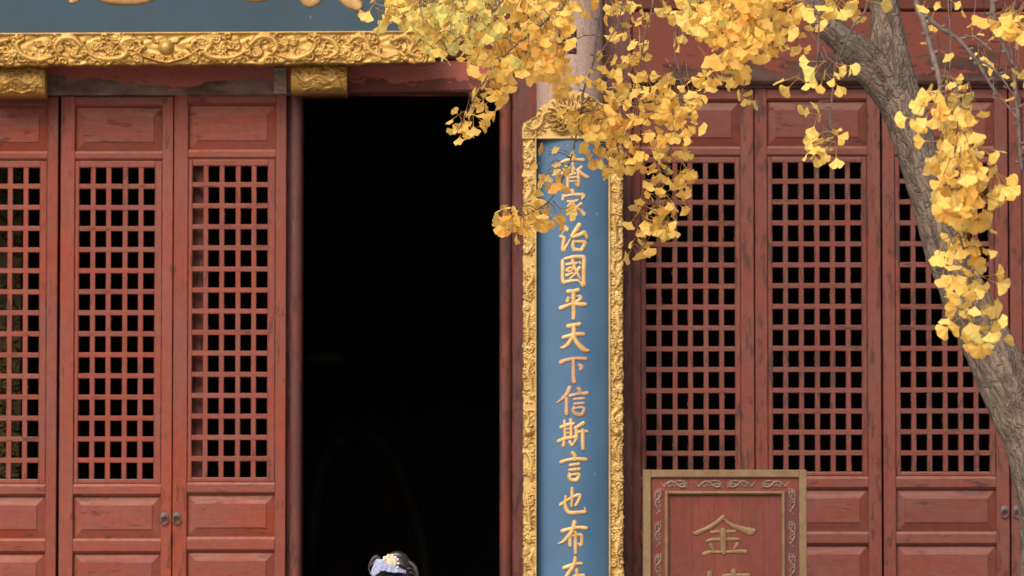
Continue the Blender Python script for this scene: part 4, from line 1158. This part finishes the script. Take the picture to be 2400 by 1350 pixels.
# robe: lofted from hem to collar with wide sleeves
v, f = [], []
prof = [(0.03,.30,.26),(0.30,.26,.22),(0.60,.22,.18),(0.86,.17,.13),(1.0,.14,.11),(1.14,.16,.12),(1.24,.17,.11),(1.30,.13,.09),(1.335,.07,.07)]
nu = 40
for (z, a, b) in prof:
    for i in range(nu):
        ph = 2*math.pi*i/nu; k = 1+0.05*math.sin(ph*9)*max(0, (1-z))
        v.append((P0.x+a*k*math.cos(ph), P0.y+b*k*math.sin(ph), z))
for j in range(len(prof)-1):
    for i in range(nu):
        i2 = (i+1) % nu
        f.append((j*nu+i, j*nu+i2, (j+1)*nu+i2, (j+1)*nu+i))
mesh_obj('robe', v, f, M['robe'], person, True)
for s in (-1,1):
    m = MB(); m.tube([P0+Vector((s*.13,0,1.27)),P0+Vector((s*.21,.02,1.14)),P0+Vector((s*.225,.02,1.0)),P0+Vector((s*.15,-.11,.95)),P0+Vector((s*.09,-.17,.94))],[.07,.075,.085,.10,.11],16,False)
    m.build('sleeve', M['robe'], person, True)

# ------------------------------------------------------------------ ginkgo tree
tb = T(2462, 1350, 12.5)
tree = empty('ginkgo_tree', Vector((tb.x, tb.y, -0.15)), 'ginkgo tree in yellow autumn leaf with a leaning grey trunk before the hall', 'tree')
def bark():
    g = NG('ginkgo_bark')
    at = g.n('ShaderNodeAttribute', attribute_name='along'); 
    vec = at.outputs['Vector']
    mp = g.n('ShaderNodeMapping'); mp.inputs['Scale'].default_value = (1,1,0.38); g.l(vec, mp.inputs['Vector'])
    rid = g.noise(mp.outputs[0], 38, 6, 0.68, 0.5)
    fine = g.noise(mp.outputs[0], 120, 5, 0.7)
    c = g.mix(g.ramp(rid, 0.38, 0.58), (0.115,0.087,0.068), (0.25,0.187,0.145))
    vo = g.n('ShaderNodeTexVoronoi', feature='DISTANCE_TO_EDGE')
    wv = g.n('ShaderNodeVectorMath', operation='ADD'); nz = g.n('ShaderNodeTexNoise'); nz.inputs['Scale'].default_value = 30; nz.inputs['Detail'].default_value = 4
    g.l(vec, nz.inputs['Vector']); sc_ = g.n('ShaderNodeVectorMath', operation='SCALE'); g.l(nz.outputs['Color'], sc_.inputs[0]); sc_.inputs['Scale'].default_value = 0.035
    mp2 = g.n('ShaderNodeMapping'); mp2.inputs['Scale'].default_value = (1,1,0.22); g.l(vec, wv.inputs[0]); g.l(sc_.outputs[0], wv.inputs[1]); g.l(wv.outputs[0], mp2.inputs['Vector'])
    g.l(mp2.outputs[0], vo.inputs['Vector']); vo.inputs['Scale'].default_value = 62
    crack = g.ramp(vo.outputs['Distance'], 0.0, 0.16)
    c = g.mix(g.math('MULTIPLY', g.math('SUBTRACT', 1.0, crack), 0.22), c, (0.07,0.054,0.043))
    c = g.mix(g.ramp(g.noise(mp.outputs[0], 11, 4, 0.6), 0.52, 0.72, 0, 0.7), c, (0.30,0.215,0.14))
    c = g.mix(g.ramp(g.noise(g.pos(), 6, 4), 0.5, 0.7, 0, 0.5), c, (0.15,0.14,0.105))
    c = g.mix(g.ramp(fine, 0.55, 0.75, 0, 0.4), c, (0.06,0.045,0.036))
    g.bump(g.math('ADD', g.math('MULTIPLY', crack, 0.4), g.math('ADD', rid, g.math('MULTIPLY', fine, 0.45))), 0.8, 0.018)
    return g.done(c, 0.85, 0, 0.2)
M['bark'] = bark()
M['twig'] = simple('twig_bark', (0.17,0.125,0.105), (0.10,0.072,0.062), 60, 0.8)
def limb(name, pts, parent, nseg=56, step=0.012, amp=1.0):
    """pts: (x, y, z, radius) world; displaced ridged bark"""
    P = np.asarray(pts, float)
    Q = catmull(np.c_[P[:,:2], P[:,2:]], step) if False else None
    # resample by arc length with a 4-D catmull
    d = [0]
    for i in range(1, len(P)): d.append(d[-1]+np.linalg.norm(P[i,:3]-P[i-1,:3]))
    n = max(6, int(d[-1]/step))
    ext = np.vstack([2*P[0]-P[1], P, 2*P[-1]-P[-2]])
    out = []
    for s in np.linspace(0, d[-1], n):
        i = min(len(P)-2, max(0, np.searchsorted(d, s)-1))
        t = (s-d[i])/max(1e-9, d[i+1]-d[i])
        a,b,c,e = ext[i],ext[i+1],ext[i+2],ext[i+3]
        out.append(0.5*((2*b)+(-a+c)*t+(2*a-5*b+4*c-e)*t*t+(-a+3*b-3*c+e)*t**3))
    Q = np.array(out)
    v, f, al = [], [], []
    up = Vector((0.1,-1,0.1)).normalized()
    L = 0.0
    for i in range(len(Q)):
        p = Vector(Q[i,:3]); r = max(0.002, Q[i,3])
        if i: L += (p-Vector(Q[i-1,:3])).length
        t = (Vector(Q[min(i+1,len(Q)-1),:3])-Vector(Q[max(i-1,0),:3])).normalized()
        a = t.cross(up).normalized(); b = t.cross(a)
        for k in range(nseg):
            an = 2*math.pi*k/nseg
            ca, sa = math.cos(an), math.sin(an)
            q = Vector((ca*r, sa*r, L*0.30))
            rd = 0.5*mnoise.noise(q*38) + 0.3*mnoise.noise(q*80)
            rd = -abs(rd)*1.6+0.25
            big = mnoise.noise(Vector((ca*1.2, sa*1.2, L*2.5)))
            rr = r*(1+0.07*big*amp) + 0.010*rd*amp*min(1, r/0.05)
            v.append(tuple(p + a*(rr*ca) + b*(rr*sa)))
            al.append((ca*r, sa*r, L))
    for i in range(len(Q)-1):
        for k in range(nseg):
            k2 = (k+1) % nseg
            f.append((i*nseg+k, i*nseg+k2, (i+1)*nseg+k2, (i+1)*nseg+k))
    f.append(tuple(range(nseg-1,-1,-1))); f.append(tuple((len(Q)-1)*nseg+k for k in range(nseg)))
    o = mesh_obj(name, v, f, M['bark'], parent, True)
    at = o.data.attributes.new('along', 'FLOAT_VECTOR', 'POINT')
    at.data.foreach_set('vector', np.array(al).ravel())
    return o
def tp(px, py, wpx, d): 
    p = T(px, py, d); return (p.x, p.y, p.z, wpx*PXM/FOC*d/2)
trunk_pts = [(tb.x+.05, tb.y+.02, -0.2, .15), (tb.x+.04, tb.y+.01, 0.25, .105), (tb.x+.02, tb.y, 0.9, .092), tp(2462,1350,140,12.5), tp(2455,1200,136,12.5), tp(2430,1060,136,12.5),
             tp(2398,980,134,12.5), tp(2358,895,128,12.5), tp(2287,750,114,12.5), tp(2224,600,99,12.5), tp(2168,420,94,12.5), tp(2128,290,97,12.5), tp(2092,190,108,12.5),
             tp(2080,100,84,12.5), tp(2072,0,64,12.5), tp(2066,-150,58,12.5), tp(2090,-420,44,12.4), tp(2050,-800,26,12.3)]
trunk = limb('trunk', trunk_pts, tree)
limb('limb', [tp(2112,270,60,12.5), tp(2070,190,92,12.48), tp(2018,130,82,12.45), tp(1968,88,66,12.42), tp(1925,46,60,12.4), tp(1890,-4,56,12.4), tp(1850,-80,48,12.4), tp(1760,-190,38,12.5),
             tp(1560,-250,28,12.8), tp(1300,-230,20,13.2), tp(1000,-190,12,13.3), tp(800,-150,6,13.2)], tree, 40)
limb('limb', [tp(2070,-200,40,12.5), tp(2160,-260,30,12.0), tp(2300,-240,22,11.0), tp(2420,-160,14,10.6)], tree, 24, 0.02)
limb('limb', [tp(2068,-300,36,12.4), tp(1950,-360,26,11.9), tp(1700,-330,18,11.8), tp(1560,-240,10,11.9)], tree, 24, 0.02)

TW = []     # twig polylines in photo pixels, used to hang the spurs on
def twig(pts, d, w0, w1, d1=None):
    d1 = d if d1 is None else d1
    P = catmull(np.array([(x, y, 0) for x, y in pts], float), 9)
    n = len(P)
    ds = np.linspace(d, d1, n)
    m = MB()
    wob = [(1.2*mnoise.noise((i*0.5, d, w0)), 1.2*mnoise.noise((i*0.5, d, w0+7))) for i in range(n)]
    pts3 = [T(P[i,0]+wob[i][0], P[i,1]+wob[i][1], ds[i]) for i in range(n)]
    rr = np.linspace(w0, w1, n)/2*PXM/FOC*d
    knob = [1+0.30*(i % 5 == 0) for i in range(n)]
    m.tube(pts3, [a*b for a, b in zip(rr, knob)], 7)
    for i in range(3, n-1, 5):                              # short spurs
        s = 1 if (i//5) % 2 else -1
        m.tube([pts3[i], pts3[i]+Vector((s*0.010, -0.002, 0.002)), pts3[i]+Vector((s*0.014, -0.003, 0.006))], [rr[i]*0.9, rr[i]*0.9, rr[i]*0.5], 6)
    m.build('twig', M['twig'], tree, True)
    TW.extend([(P[i,0], P[i,1], ds[i]) for i in range(n)])
twig([(1412,-160),(1406,0),(1402,60),(1394,120),(1388,155),(1370,205),(1364,245),(1355,300),(1338,370),(1316,425),(1290,468),(1258,492),(1225,508)], 13.4, 6.5, 2.2)
twig([(1395,82),(1368,84),(1345,95),(1326,112)], 13.4, 2.6, 1.5)
twig([(1490,-200),(1455,30),(1438,75),(1415,112),(1392,146)], 13.4, 4.5, 2.6)
twig([(1360,-160),(1326,0),(1300,30),(1245,78),(1185,128),(1135,190),(1100,255),(1068,318)], 13.2, 6, 2)
twig([(1230,-160),(1190,-20),(1130,50),(1060,100),(1030,140)], 12.5, 6, 2)
twig([(1080,-160),(1040,-30),(980,25),(920,50),(885,62)], 12.6, 6, 2)
twig([(1540,-220),(1530,0),(1512,80),(1500,150),(1478,240),(1452,330),(1432,400)], 13.6, 6, 2)
twig([(1610,-230),(1600,0),(1582,110),(1598,220),(1572,350),(1545,470),(1520,560),(1490,595)], 13.6, 6, 2)
twig([(1480,240),(1520,250),(1570,235),(1620,230)], 13.6, 4, 2)
twig([(1452,330),(1420,320),(1390,330),(1372,345)], 13.6, 3, 1.6)
twig([(1780,-230),(1750,-20),(1700,60),(1680,140),(1672,200)], 12.1, 7, 2.5)
twig([(1850,-140),(1820,0),(1800,70),(1760,130),(1742,210)], 12.0, 6, 2.5)
twig([(1700,-280),(1650,-30),(1625,40),(1612,90)], 12.1, 6, 2.5)
twig([(1924,-230),(1922,0),(1920,40),(1916,135),(1905,170),(1885,190)], 11.2, 6, 3.5)
twig([(2060,-260),(2034,0),(2000,60),(1972,122),(1958,170),(1951,215),(1947,270),(1945,340),(1935,362)], 11.2, 6.5, 3.2)
twig([(2120,-200),(2147,0),(2165,50),(2185,125),(2200,180),(2209,240),(2225,310),(2250,370),(2262,430),(2265,490)], 10.9, 17, 7, 10.4)
twig([(2262,430),(2250,540),(2262,600),(2275,680),(2290,760),(2320,800)], 10.4, 6, 3)
twig([(2158,20),(2190,56),(2245,92),(2290,145),(2330,210),(2392,286)], 10.9, 13, 5)
twig([(2200,180),(2235,185),(2245,230),(2260,255)], 10.8, 9, 6, 10.4)
twig([(2250,92),(2282,87),(2328,122)], 10.9, 7, 5)
twig([(2285,143),(2310,148),(2345,180),(2385,236)], 10.9, 7, 4)
twig([(2318,-160),(2326,10),(2340,60),(2352,110),(2372,150),(2385,260),(2394,400)], 11.3, 14, 7)
twig([(2326,10),(2316,50),(2290,85)], 11.3, 9, 4)
twig([(2210,-160),(2225,40),(2228,130),(2225,165)], 11.6, 5, 3)
twig([(2440,-160),(2410,-20),(2385,30),(2350,60)], 10.3, 8, 4)

# ---- leaves
def leaf_geo(seed, Rr=1.0):
    """fan blade hanging down -Z from the top of its stalk at the origin; unit = blade radius"""
    rs = np.random.RandomState(seed)
    half_a = R(rs.uniform(50, 66)); notch = rs.uniform(0.05, 0.2) if seed % 3 == 0 else rs.uniform(0,.05)
    pl = rs.uniform(0.9, 1.5); bend = rs.uniform(-0.5, 0.5)
    nt, nr = 14, 4
    v, f, rd = [], [], []
    curl, cup, ph = rs.uniform(0.05, 0.5)*rs.choice((-1,1)), rs.uniform(-0.25, 0.35), rs.uniform(0,6)
    base = Vector((bend*pl*0.25, 0, -pl))
    v.append(tuple(base)); rd.append(0)
    for j in range(1, nr+1):
        r = [0.28,0.56,0.82,1.0][j-1]
        for i in range(nt+1):
            t = -1+2*i/nt
            th = half_a*t*(0.62+0.38*min(1, r*1.25))
            q = r*(1 - 0.13*t**4)
            if j == nr: q *= 1 - notch*math.exp(-(t/0.09)**2) + 0.03*math.sin(t*9+ph) + 0.02*math.sin(t*23+ph)
            if j == nr-1: q *= 1 - notch*0.45*math.exp(-(t/0.09)**2)
            x = q*math.sin(th); z = -q*math.cos(th)
            y = curl*x*x + cup*q*q*0.5 + 0.05*r*math.sin(t*7+ph)
            v.append((base.x+x+bend*0.15*q, y, base.z+z)); rd.append(r)
    for i in range(nt): f.append((0, 1+i+1, 1+i))
    for j in range(nr-1):
        for i in range(nt):
            a = 1+j*(nt+1)+i; b = a+nt+1
            f.append((a, a+1, b+1, b))
    # stalk
    m = MB(); pts = []
    for i in range(7):
        t = i/6
        pts.append((base.x*t*t, 0.10*math.sin(math.pi*t)*rs.uniform(-.3,.3), -pl*t))
    m.tube(pts, [0.030,0.024,0.022,0.022,0.024,0.030,0.055], 5, False)
    b = len(v)
    v += m.v; f += [tuple(i+b for i in q) for q in m.f]; rd += [-1.0]*len(m.v)
    return np.array(v), f, np.array(rd)
NVAR = 9
GEO = [leaf_geo(s+20) for s in range(NVAR)]
def leaf_mat(name, from_object):
    g = NG(name)
    if from_object:
        tint = g.n('ShaderNodeObjectInfo').outputs['Color']
    else:
        tint = g.n('ShaderNodeAttribute', attribute_name='tint').outputs['Color']
    rdn = g.n('ShaderNodeAttribute', attribute_name='radial').outputs['Fac']
    p = g.pos()
    c = g.mix(g.ramp(g.noise(p, 45, 4, 0.6), 0.42, 0.74, 0, 0.4), tint, g.mix(1.0, tint, (0.96,0.84,0.62), 'MULTIPLY'))
    c = g.mix(g.math('MULTIPLY', g.ramp(rdn, 0.80, 1.0, 0, 0.35), g.ramp(g.noise(p, 30, 3), 0.5, 0.62)), c, (0.55,0.22,0.04))
    c = g.mix(g.ramp(rdn, -0.5, -0.9), c, (0.52,0.30,0.07))
    b = g.b
    g.l(c, b.inputs['Base Color']); b.inputs['Roughness'].default_value = 0.55; b.inputs['Specular IOR Level'].default_value = 0.3
    tr = g.n('ShaderNodeBsdfTranslucent'); g.l(c, tr.inputs['Color'])
    ms = g.n('ShaderNodeMixShader'); ms.inputs[0].default_value = 0.5
    g.l(b.outputs[0], ms.inputs[1]); g.l(tr.outputs[0], ms.inputs[2]); g.l(ms.outputs[0], g.out.inputs['Surface'])
    return g.m
ML_O, ML_S = leaf_mat('ginkgo_leaf', True), leaf_mat('ginkgo_foliage', False)
LM = []
for (v, f, rd) in GEO:
    me = bpy.data.meshes.new('leaf'); me.from_pydata([tuple(p) for p in v], [], f); me.materials.append(ML_O)
    me.polygons.foreach_set('use_smooth', [True]*len(me.polygons))
    at = me.attributes.new('radial', 'FLOAT', 'POINT'); at.data.foreach_set('value', rd)
    me.update(); LM.append(me)
LEAVES = []       # (location, matrix3, size, variant, tint, score)
SP = MB()         # fine spur twigs
rl = random.Random(77)
def tint(green):
    if rl.random() < green:
        k = rl.uniform(0.3, 1)
        y, gcol = (0.95,0.69,0.18), (0.68,0.64,0.20)
        return tuple(y[i]*(1-k)+gcol[i]*k for i in range(3))
    k = rl.random()
    a, b = (0.98,0.715,0.205), (0.98,0.63,0.145)
    c = tuple(a[i]*(1-k)+b[i]*k for i in range(3))
    if rl.random() < 0.08: c = (0.90,0.50,0.11)
    return c
def put_leaf(px, py, d, green, size, down=0.75, face=0.65):
    """spur point px,py; the blade hangs from it"""
    a = rl.gauss(0, down)                                       # swing in the picture plane, 0 = straight down
    rx = rl.gauss(0, face); rz = rl.gauss(0, 0.9)
    Mx = Matrix.Rotation(a, 3, 'Y') @ Matrix.Rotation(rx, 3, 'X') @ Matrix.Rotation(rz, 3, 'Z')
    s = size*1.08*rl.uniform(0.72, 1.18)
    LEAVES.append((T(px, py, d), Mx, s, rl.randrange(NVAR), tint(green), s/d*abs((Mx @ Vector((0,1,0))).y)))
def spur(px, py, d, n, green, size, down=0.8, face=0.65):
    # hang the spur from the closest twig above it
    best, bd = None, 1e9
    for (x, y, dd) in TW:
        q = (x-px)**2 + (y-py)**2*(1 if y < py+10 else 4) + ((dd-d)*60)**2
        if q < bd: bd, best = q, (x, y, dd)
    if best is not None and bd < 95**2:
        p0, p1 = T(*best), T(px, py, d)
        mid = (p0+p1)/2 + Vector((rl.uniform(-.006,.006), 0, (p1-p0).length*rl.uniform(.05,.22)))
        q = catmull(np.array([[*p0],[*mid],[*p1]]), 0.012)
        SP.tube(q, list(np.linspace(0.0013, 0.0011, len(q))), 5)
    for _ in range(n):
        put_leaf(px+rl.gauss(0,2), py+rl.gauss(0,2), d+rl.gauss(0,.01), green, size, down, face)
def inside(p, poly):
    x, y = p; c = False
    for i in range(len(poly)):
        (x1,y1),(x2,y2) = poly[i-1], poly[i]
        if (y1 > y) != (y2 > y) and x < (x2-x1)*(y-y1)/(y2-y1)+x1: c = not c
    return c
def narrow(poly, k, dx=0):
    c_ = sum(p[0] for p in poly)/len(poly)
    m_ = sorted(p[1] for p in poly); lo, hi = m_[0], m_[-1]
    out = []
    for (x, y) in poly:
        near = [p[0] for p in poly if abs(p[1]-y) < (hi-lo)*0.16]
        cc = (min(near)+max(near))/2
        out.append((cc+(x-cc)*k+dx, y))
    return out
def mass(poly, nspur, k, d0, d1, green=0.0, size=0.030, up=24, down=0.8, face=0.65, gfun=None):
    xs = [p[0] for p in poly]; ys = [p[1] for p in poly]
    cnt, tries = 0, 0
    pts = []
    while cnt < nspur and tries < 40000:
        tries += 1
        x, y = rl.uniform(min(xs),max(xs)), rl.uniform(min(ys),max(ys))
        if not inside((x,y), poly): continue
        md = 0.55*math.sqrt((max(xs)-min(xs))*(max(ys)-min(ys))/nspur)
        if tries < 20000 and any((x-a)**2+(y-b)**2 < md*md for a, b in pts): continue
        pts.append((x, y)); cnt += 1
        g_ = gfun(x, y) if gfun else green
        spur(x, y-up, rl.uniform(d0,d1), rl.randint(*k), g_, size, down, face)
def blob(cx_, cy_, rx, ry, nspur, k, d, green=0.0, size=0.030, up=24, down=0.8, face=0.65):
    for _ in range(nspur):
        a = rl.uniform(0,6.28); q = math.sqrt(rl.random())
        spur(cx_+rx*q*math.cos(a), cy_+ry*q*math.sin(a)-up, d+rl.uniform(-.12,.12), rl.randint(*k), green, size, down, face)
gm = lambda x, y: 0.75 if (970 < x < 1180 and y < 110) else (0.10 if x < 1250 else 0.03)
# upper left mass
mass([(960,-40),(955,40),(1000,90),(1015,110),(1060,118),(1100,110),(1150,150),(1230,165),(1262,150),(1300,175),(1335,150),(1330,125),(1300,100),(1320,60),(1360,20),(1395,-40)], 125, (4,6), 12.9, 13.7, gfun=gm, face=0.5)
mass([(955,-20),(960,60),(1010,120),(1070,120),(1120,80),(1190,60),(1190,-20)], 22, (3,5), 12.2, 12.6, 0.7, 0.029)
mass([(872,-20),(880,55),(930,55),(965,40),(965,-20)], 12, (2,4), 12.5, 12.9, 0.2)
blob(945,45,30,20,4,(2,4),12.7,0.3); blob(1030,130,16,8,3,(1,2),12.4,1.0)
mass([(1110,150),(1220,170),(1180,215),(1125,205),(1112,180)], 9, (3,4), 13.1, 13.4, 0.1)
mass([(1190,180),(1165,235),(1130,275),(1085,305),(1075,285),(1105,240),(1150,200)], 9, (3,4), 13.1, 13.4, 0.03, 0.028, 14)
blob(1095,300,16,10,2,(3,4),13.2,0,0.028,10); blob(1290,195,20,12,2,(2,3),13.4,0,0.030)
blob(1330,205,45,14,3,(2,4),13.4,0,0.030)
# over the board
blob(1215,515,36,22,9,(3,5),13.4,0,0.030,18,1.0); blob(1182,508,12,9,2,(3,4),13.4,0,0.029,10,1.1)
blob(1300,500,38,10,5,(2,4),13.4,0,0.028,18); blob(1290,372,18,12,3,(1,3),13.4,0,0.027,16); blob(1295,420,20,22,6,(2,3),13.4,0,0.027,16)
blob(1385,290,46,20,10,(2,3),13.4,0,0.030); blob(1400,275,30,25,6,(3,4),13.5,0,0.030); blob(1345,355,28,12,2,(1,2),13.4,0,0.029)
mass([(1400,180),(1440,130),(1500,200),(1560,185),(1640,205),(1638,245),(1600,280),(1550,265),(1500,300),(1485,350),(1455,400),(1405,380),(1385,320),(1405,250)], 40, (3,5), 13.3, 13.8, 0.02)
mass([(1410,-20),(1600,-20),(1600,110),(1560,180),(1480,170),(1430,100)], 24, (1,3), 13.4, 13.8, 0.05, 0.028, 20, 0.9)
mass([(1585,230),(1632,240),(1618,330),(1600,400),(1590,470),(1570,540),(1520,560),(1480,580),(1495,520),(1500,470),(1540,400),(1525,360),(1560,290)], 32, (3,5), 13.4, 13.8, 0.0, 0.029, 20)
blob(1478,590,8,6,1,(2,3),13.6,0,0.029,14); blob(1440,395,22,14,4,(2,4),13.6,0)
# upper middle mass
mass([(1595,-40),(1605,40),(1640,80),(1685,95),(1700,150),(1750,160),(1790,130),(1825,85),(1855,40),(1880,20),(1865,-40)], 66, (4,6), 11.7, 12.2, 0.10, 0.030, face=0.5)
mass([(1600,20),(1650,90),(1690,60),(1690,-20),(1610,-20)], 8, (3,4), 12.1, 12.4, 0.1, 0.030)
blob(1690,190,40,22,6,(3,4),12.0,0.05); blob(1635,138,14,8,1,(2,2),11.8,0.0); blob(1742,232,12,8,2,(1,2),12.1,0.1)
blob(1845,120,26,16,4,(2,3),11.9,0.0,0.026); blob(1900,85,14,28,3,(2,3),12.0,0,0.026); blob(1890,30,14,14,2,(2,2),11.8,0.1)
blob(1965,10,38,14,6,(3,4),11.2,0.15); blob(2015,25,10,6,1,(2,2),11.2,0.2)
blob(1870,185,16,10,1,(3,3),11.1,0,0.029,14); blob(1940,165,22,20,4,(2,3),11.0,0.05,0.029,16); blob(1985,180,10,6,1,(1,2),11.1,0,0.024,10)
blob(1925,290,22,38,6,(1,3),11.2,0,0.024,16); blob(1930,350,30,10,5,(2,3),11.2,0,0.026,14)
# right-hand hanging bunches
mass(narrow([(2165,250),(2230,225),(2310,225),(2320,250),(2300,290),(2315,330),(2335,380),(2355,440),(2330,500),(2270,500),(2200,470),(2215,420),(2200,340),(2190,290)], 0.78, -12), 38, (3,5), 10.2, 10.6, 0.06, 0.028, 18, 0.8, 0.5)
mass(narrow([(2205,350),(2300,345),(2355,430),(2330,490),(2210,470)], 0.78, -10), 12, (3,5), 10.0, 10.4, 0.06, 0.029, 16, 0.9, 0.5)
mass(narrow([(2200,545),(2230,535),(2300,540),(2315,590),(2295,630),(2320,680),(2335,720),(2330,770),(2350,800),(2330,812),(2250,780),(2240,740),(2262,690),(2205,630)], 0.78, -4), 28, (3,4), 10.3, 10.6, 0.05, 0.027, 14, 0.9, 0.6)
blob(2148,275,10,6,2,(1,2),10.4,0.1,0.026,10); blob(2325,245,6,6,1,(1,1),10.4,0,0.024,12)
blob(2385,30,30,24,6,(3,5),10.1,0.12,0.030,16); blob(2350,62,14,8,2,(1,2),10.3,0,0.026,10)
mass([(2170,0),(2300,0),(2380,110),(2380,180),(2300,170),(2200,180)], 15, (1,2), 10.6, 11.4, 0.05, 0.022, 18, 1.1, 0.9)
blob(2225,190,24,14,3,(1,2),10.6,0.1,0.023,12); blob(2385,170,10,30,3,(1,2),10.4,0.0,0.024,12)

tag(SP.build('fine_twigs', M['twig'], tree, True), kind='stuff')
order = sorted(range(len(LEAVES)), key=lambda i: -LEAVES[i][5])
in_front = set(order[:300])
tw = wloc(tree)
vv, ff, tt, rr_ = [], [], [], []
base_i = 0
for i, (loc, Mx, s, k, tn, sc) in enumerate(LEAVES):
    if i in in_front:
        o = bpy.data.objects.new('leaf', LM[k]); link(o, tree)
        o.matrix_local = Matrix.Translation(loc - tw) @ Mx.to_4x4() @ Matrix.Scale(s, 4)
        o.color = (*tn, 1)
    else:
        v, f, rd = GEO[k]
        A = np.array(Mx)*s
        vv.append(v @ A.T + np.array(loc - tw))
        ff += [tuple(q+base_i for q in p) for p in f]
        tt.append(np.tile(np.array([*tn,1.0]), (len(v),1))); rr_.append(rd)
        base_i += len(v)
vv = np.vstack(vv)
me = bpy.data.meshes.new('foliage'); me.from_pydata(vv.tolist(), [], ff); me.materials.append(ML_S)
me.polygons.foreach_set('use_smooth', [True]*len(me.polygons))
ca = me.attributes.new('tint', 'FLOAT_COLOR', 'POINT'); ca.data.foreach_set('color', np.vstack(tt).ravel())
at = me.attributes.new('radial', 'FLOAT', 'POINT'); at.data.foreach_set('value', np.concatenate(rr_))
me.update()
fo = bpy.data.objects.new('foliage', me); link(fo, tree)
tag(fo, kind='stuff')
print('leaves', len(LEAVES))
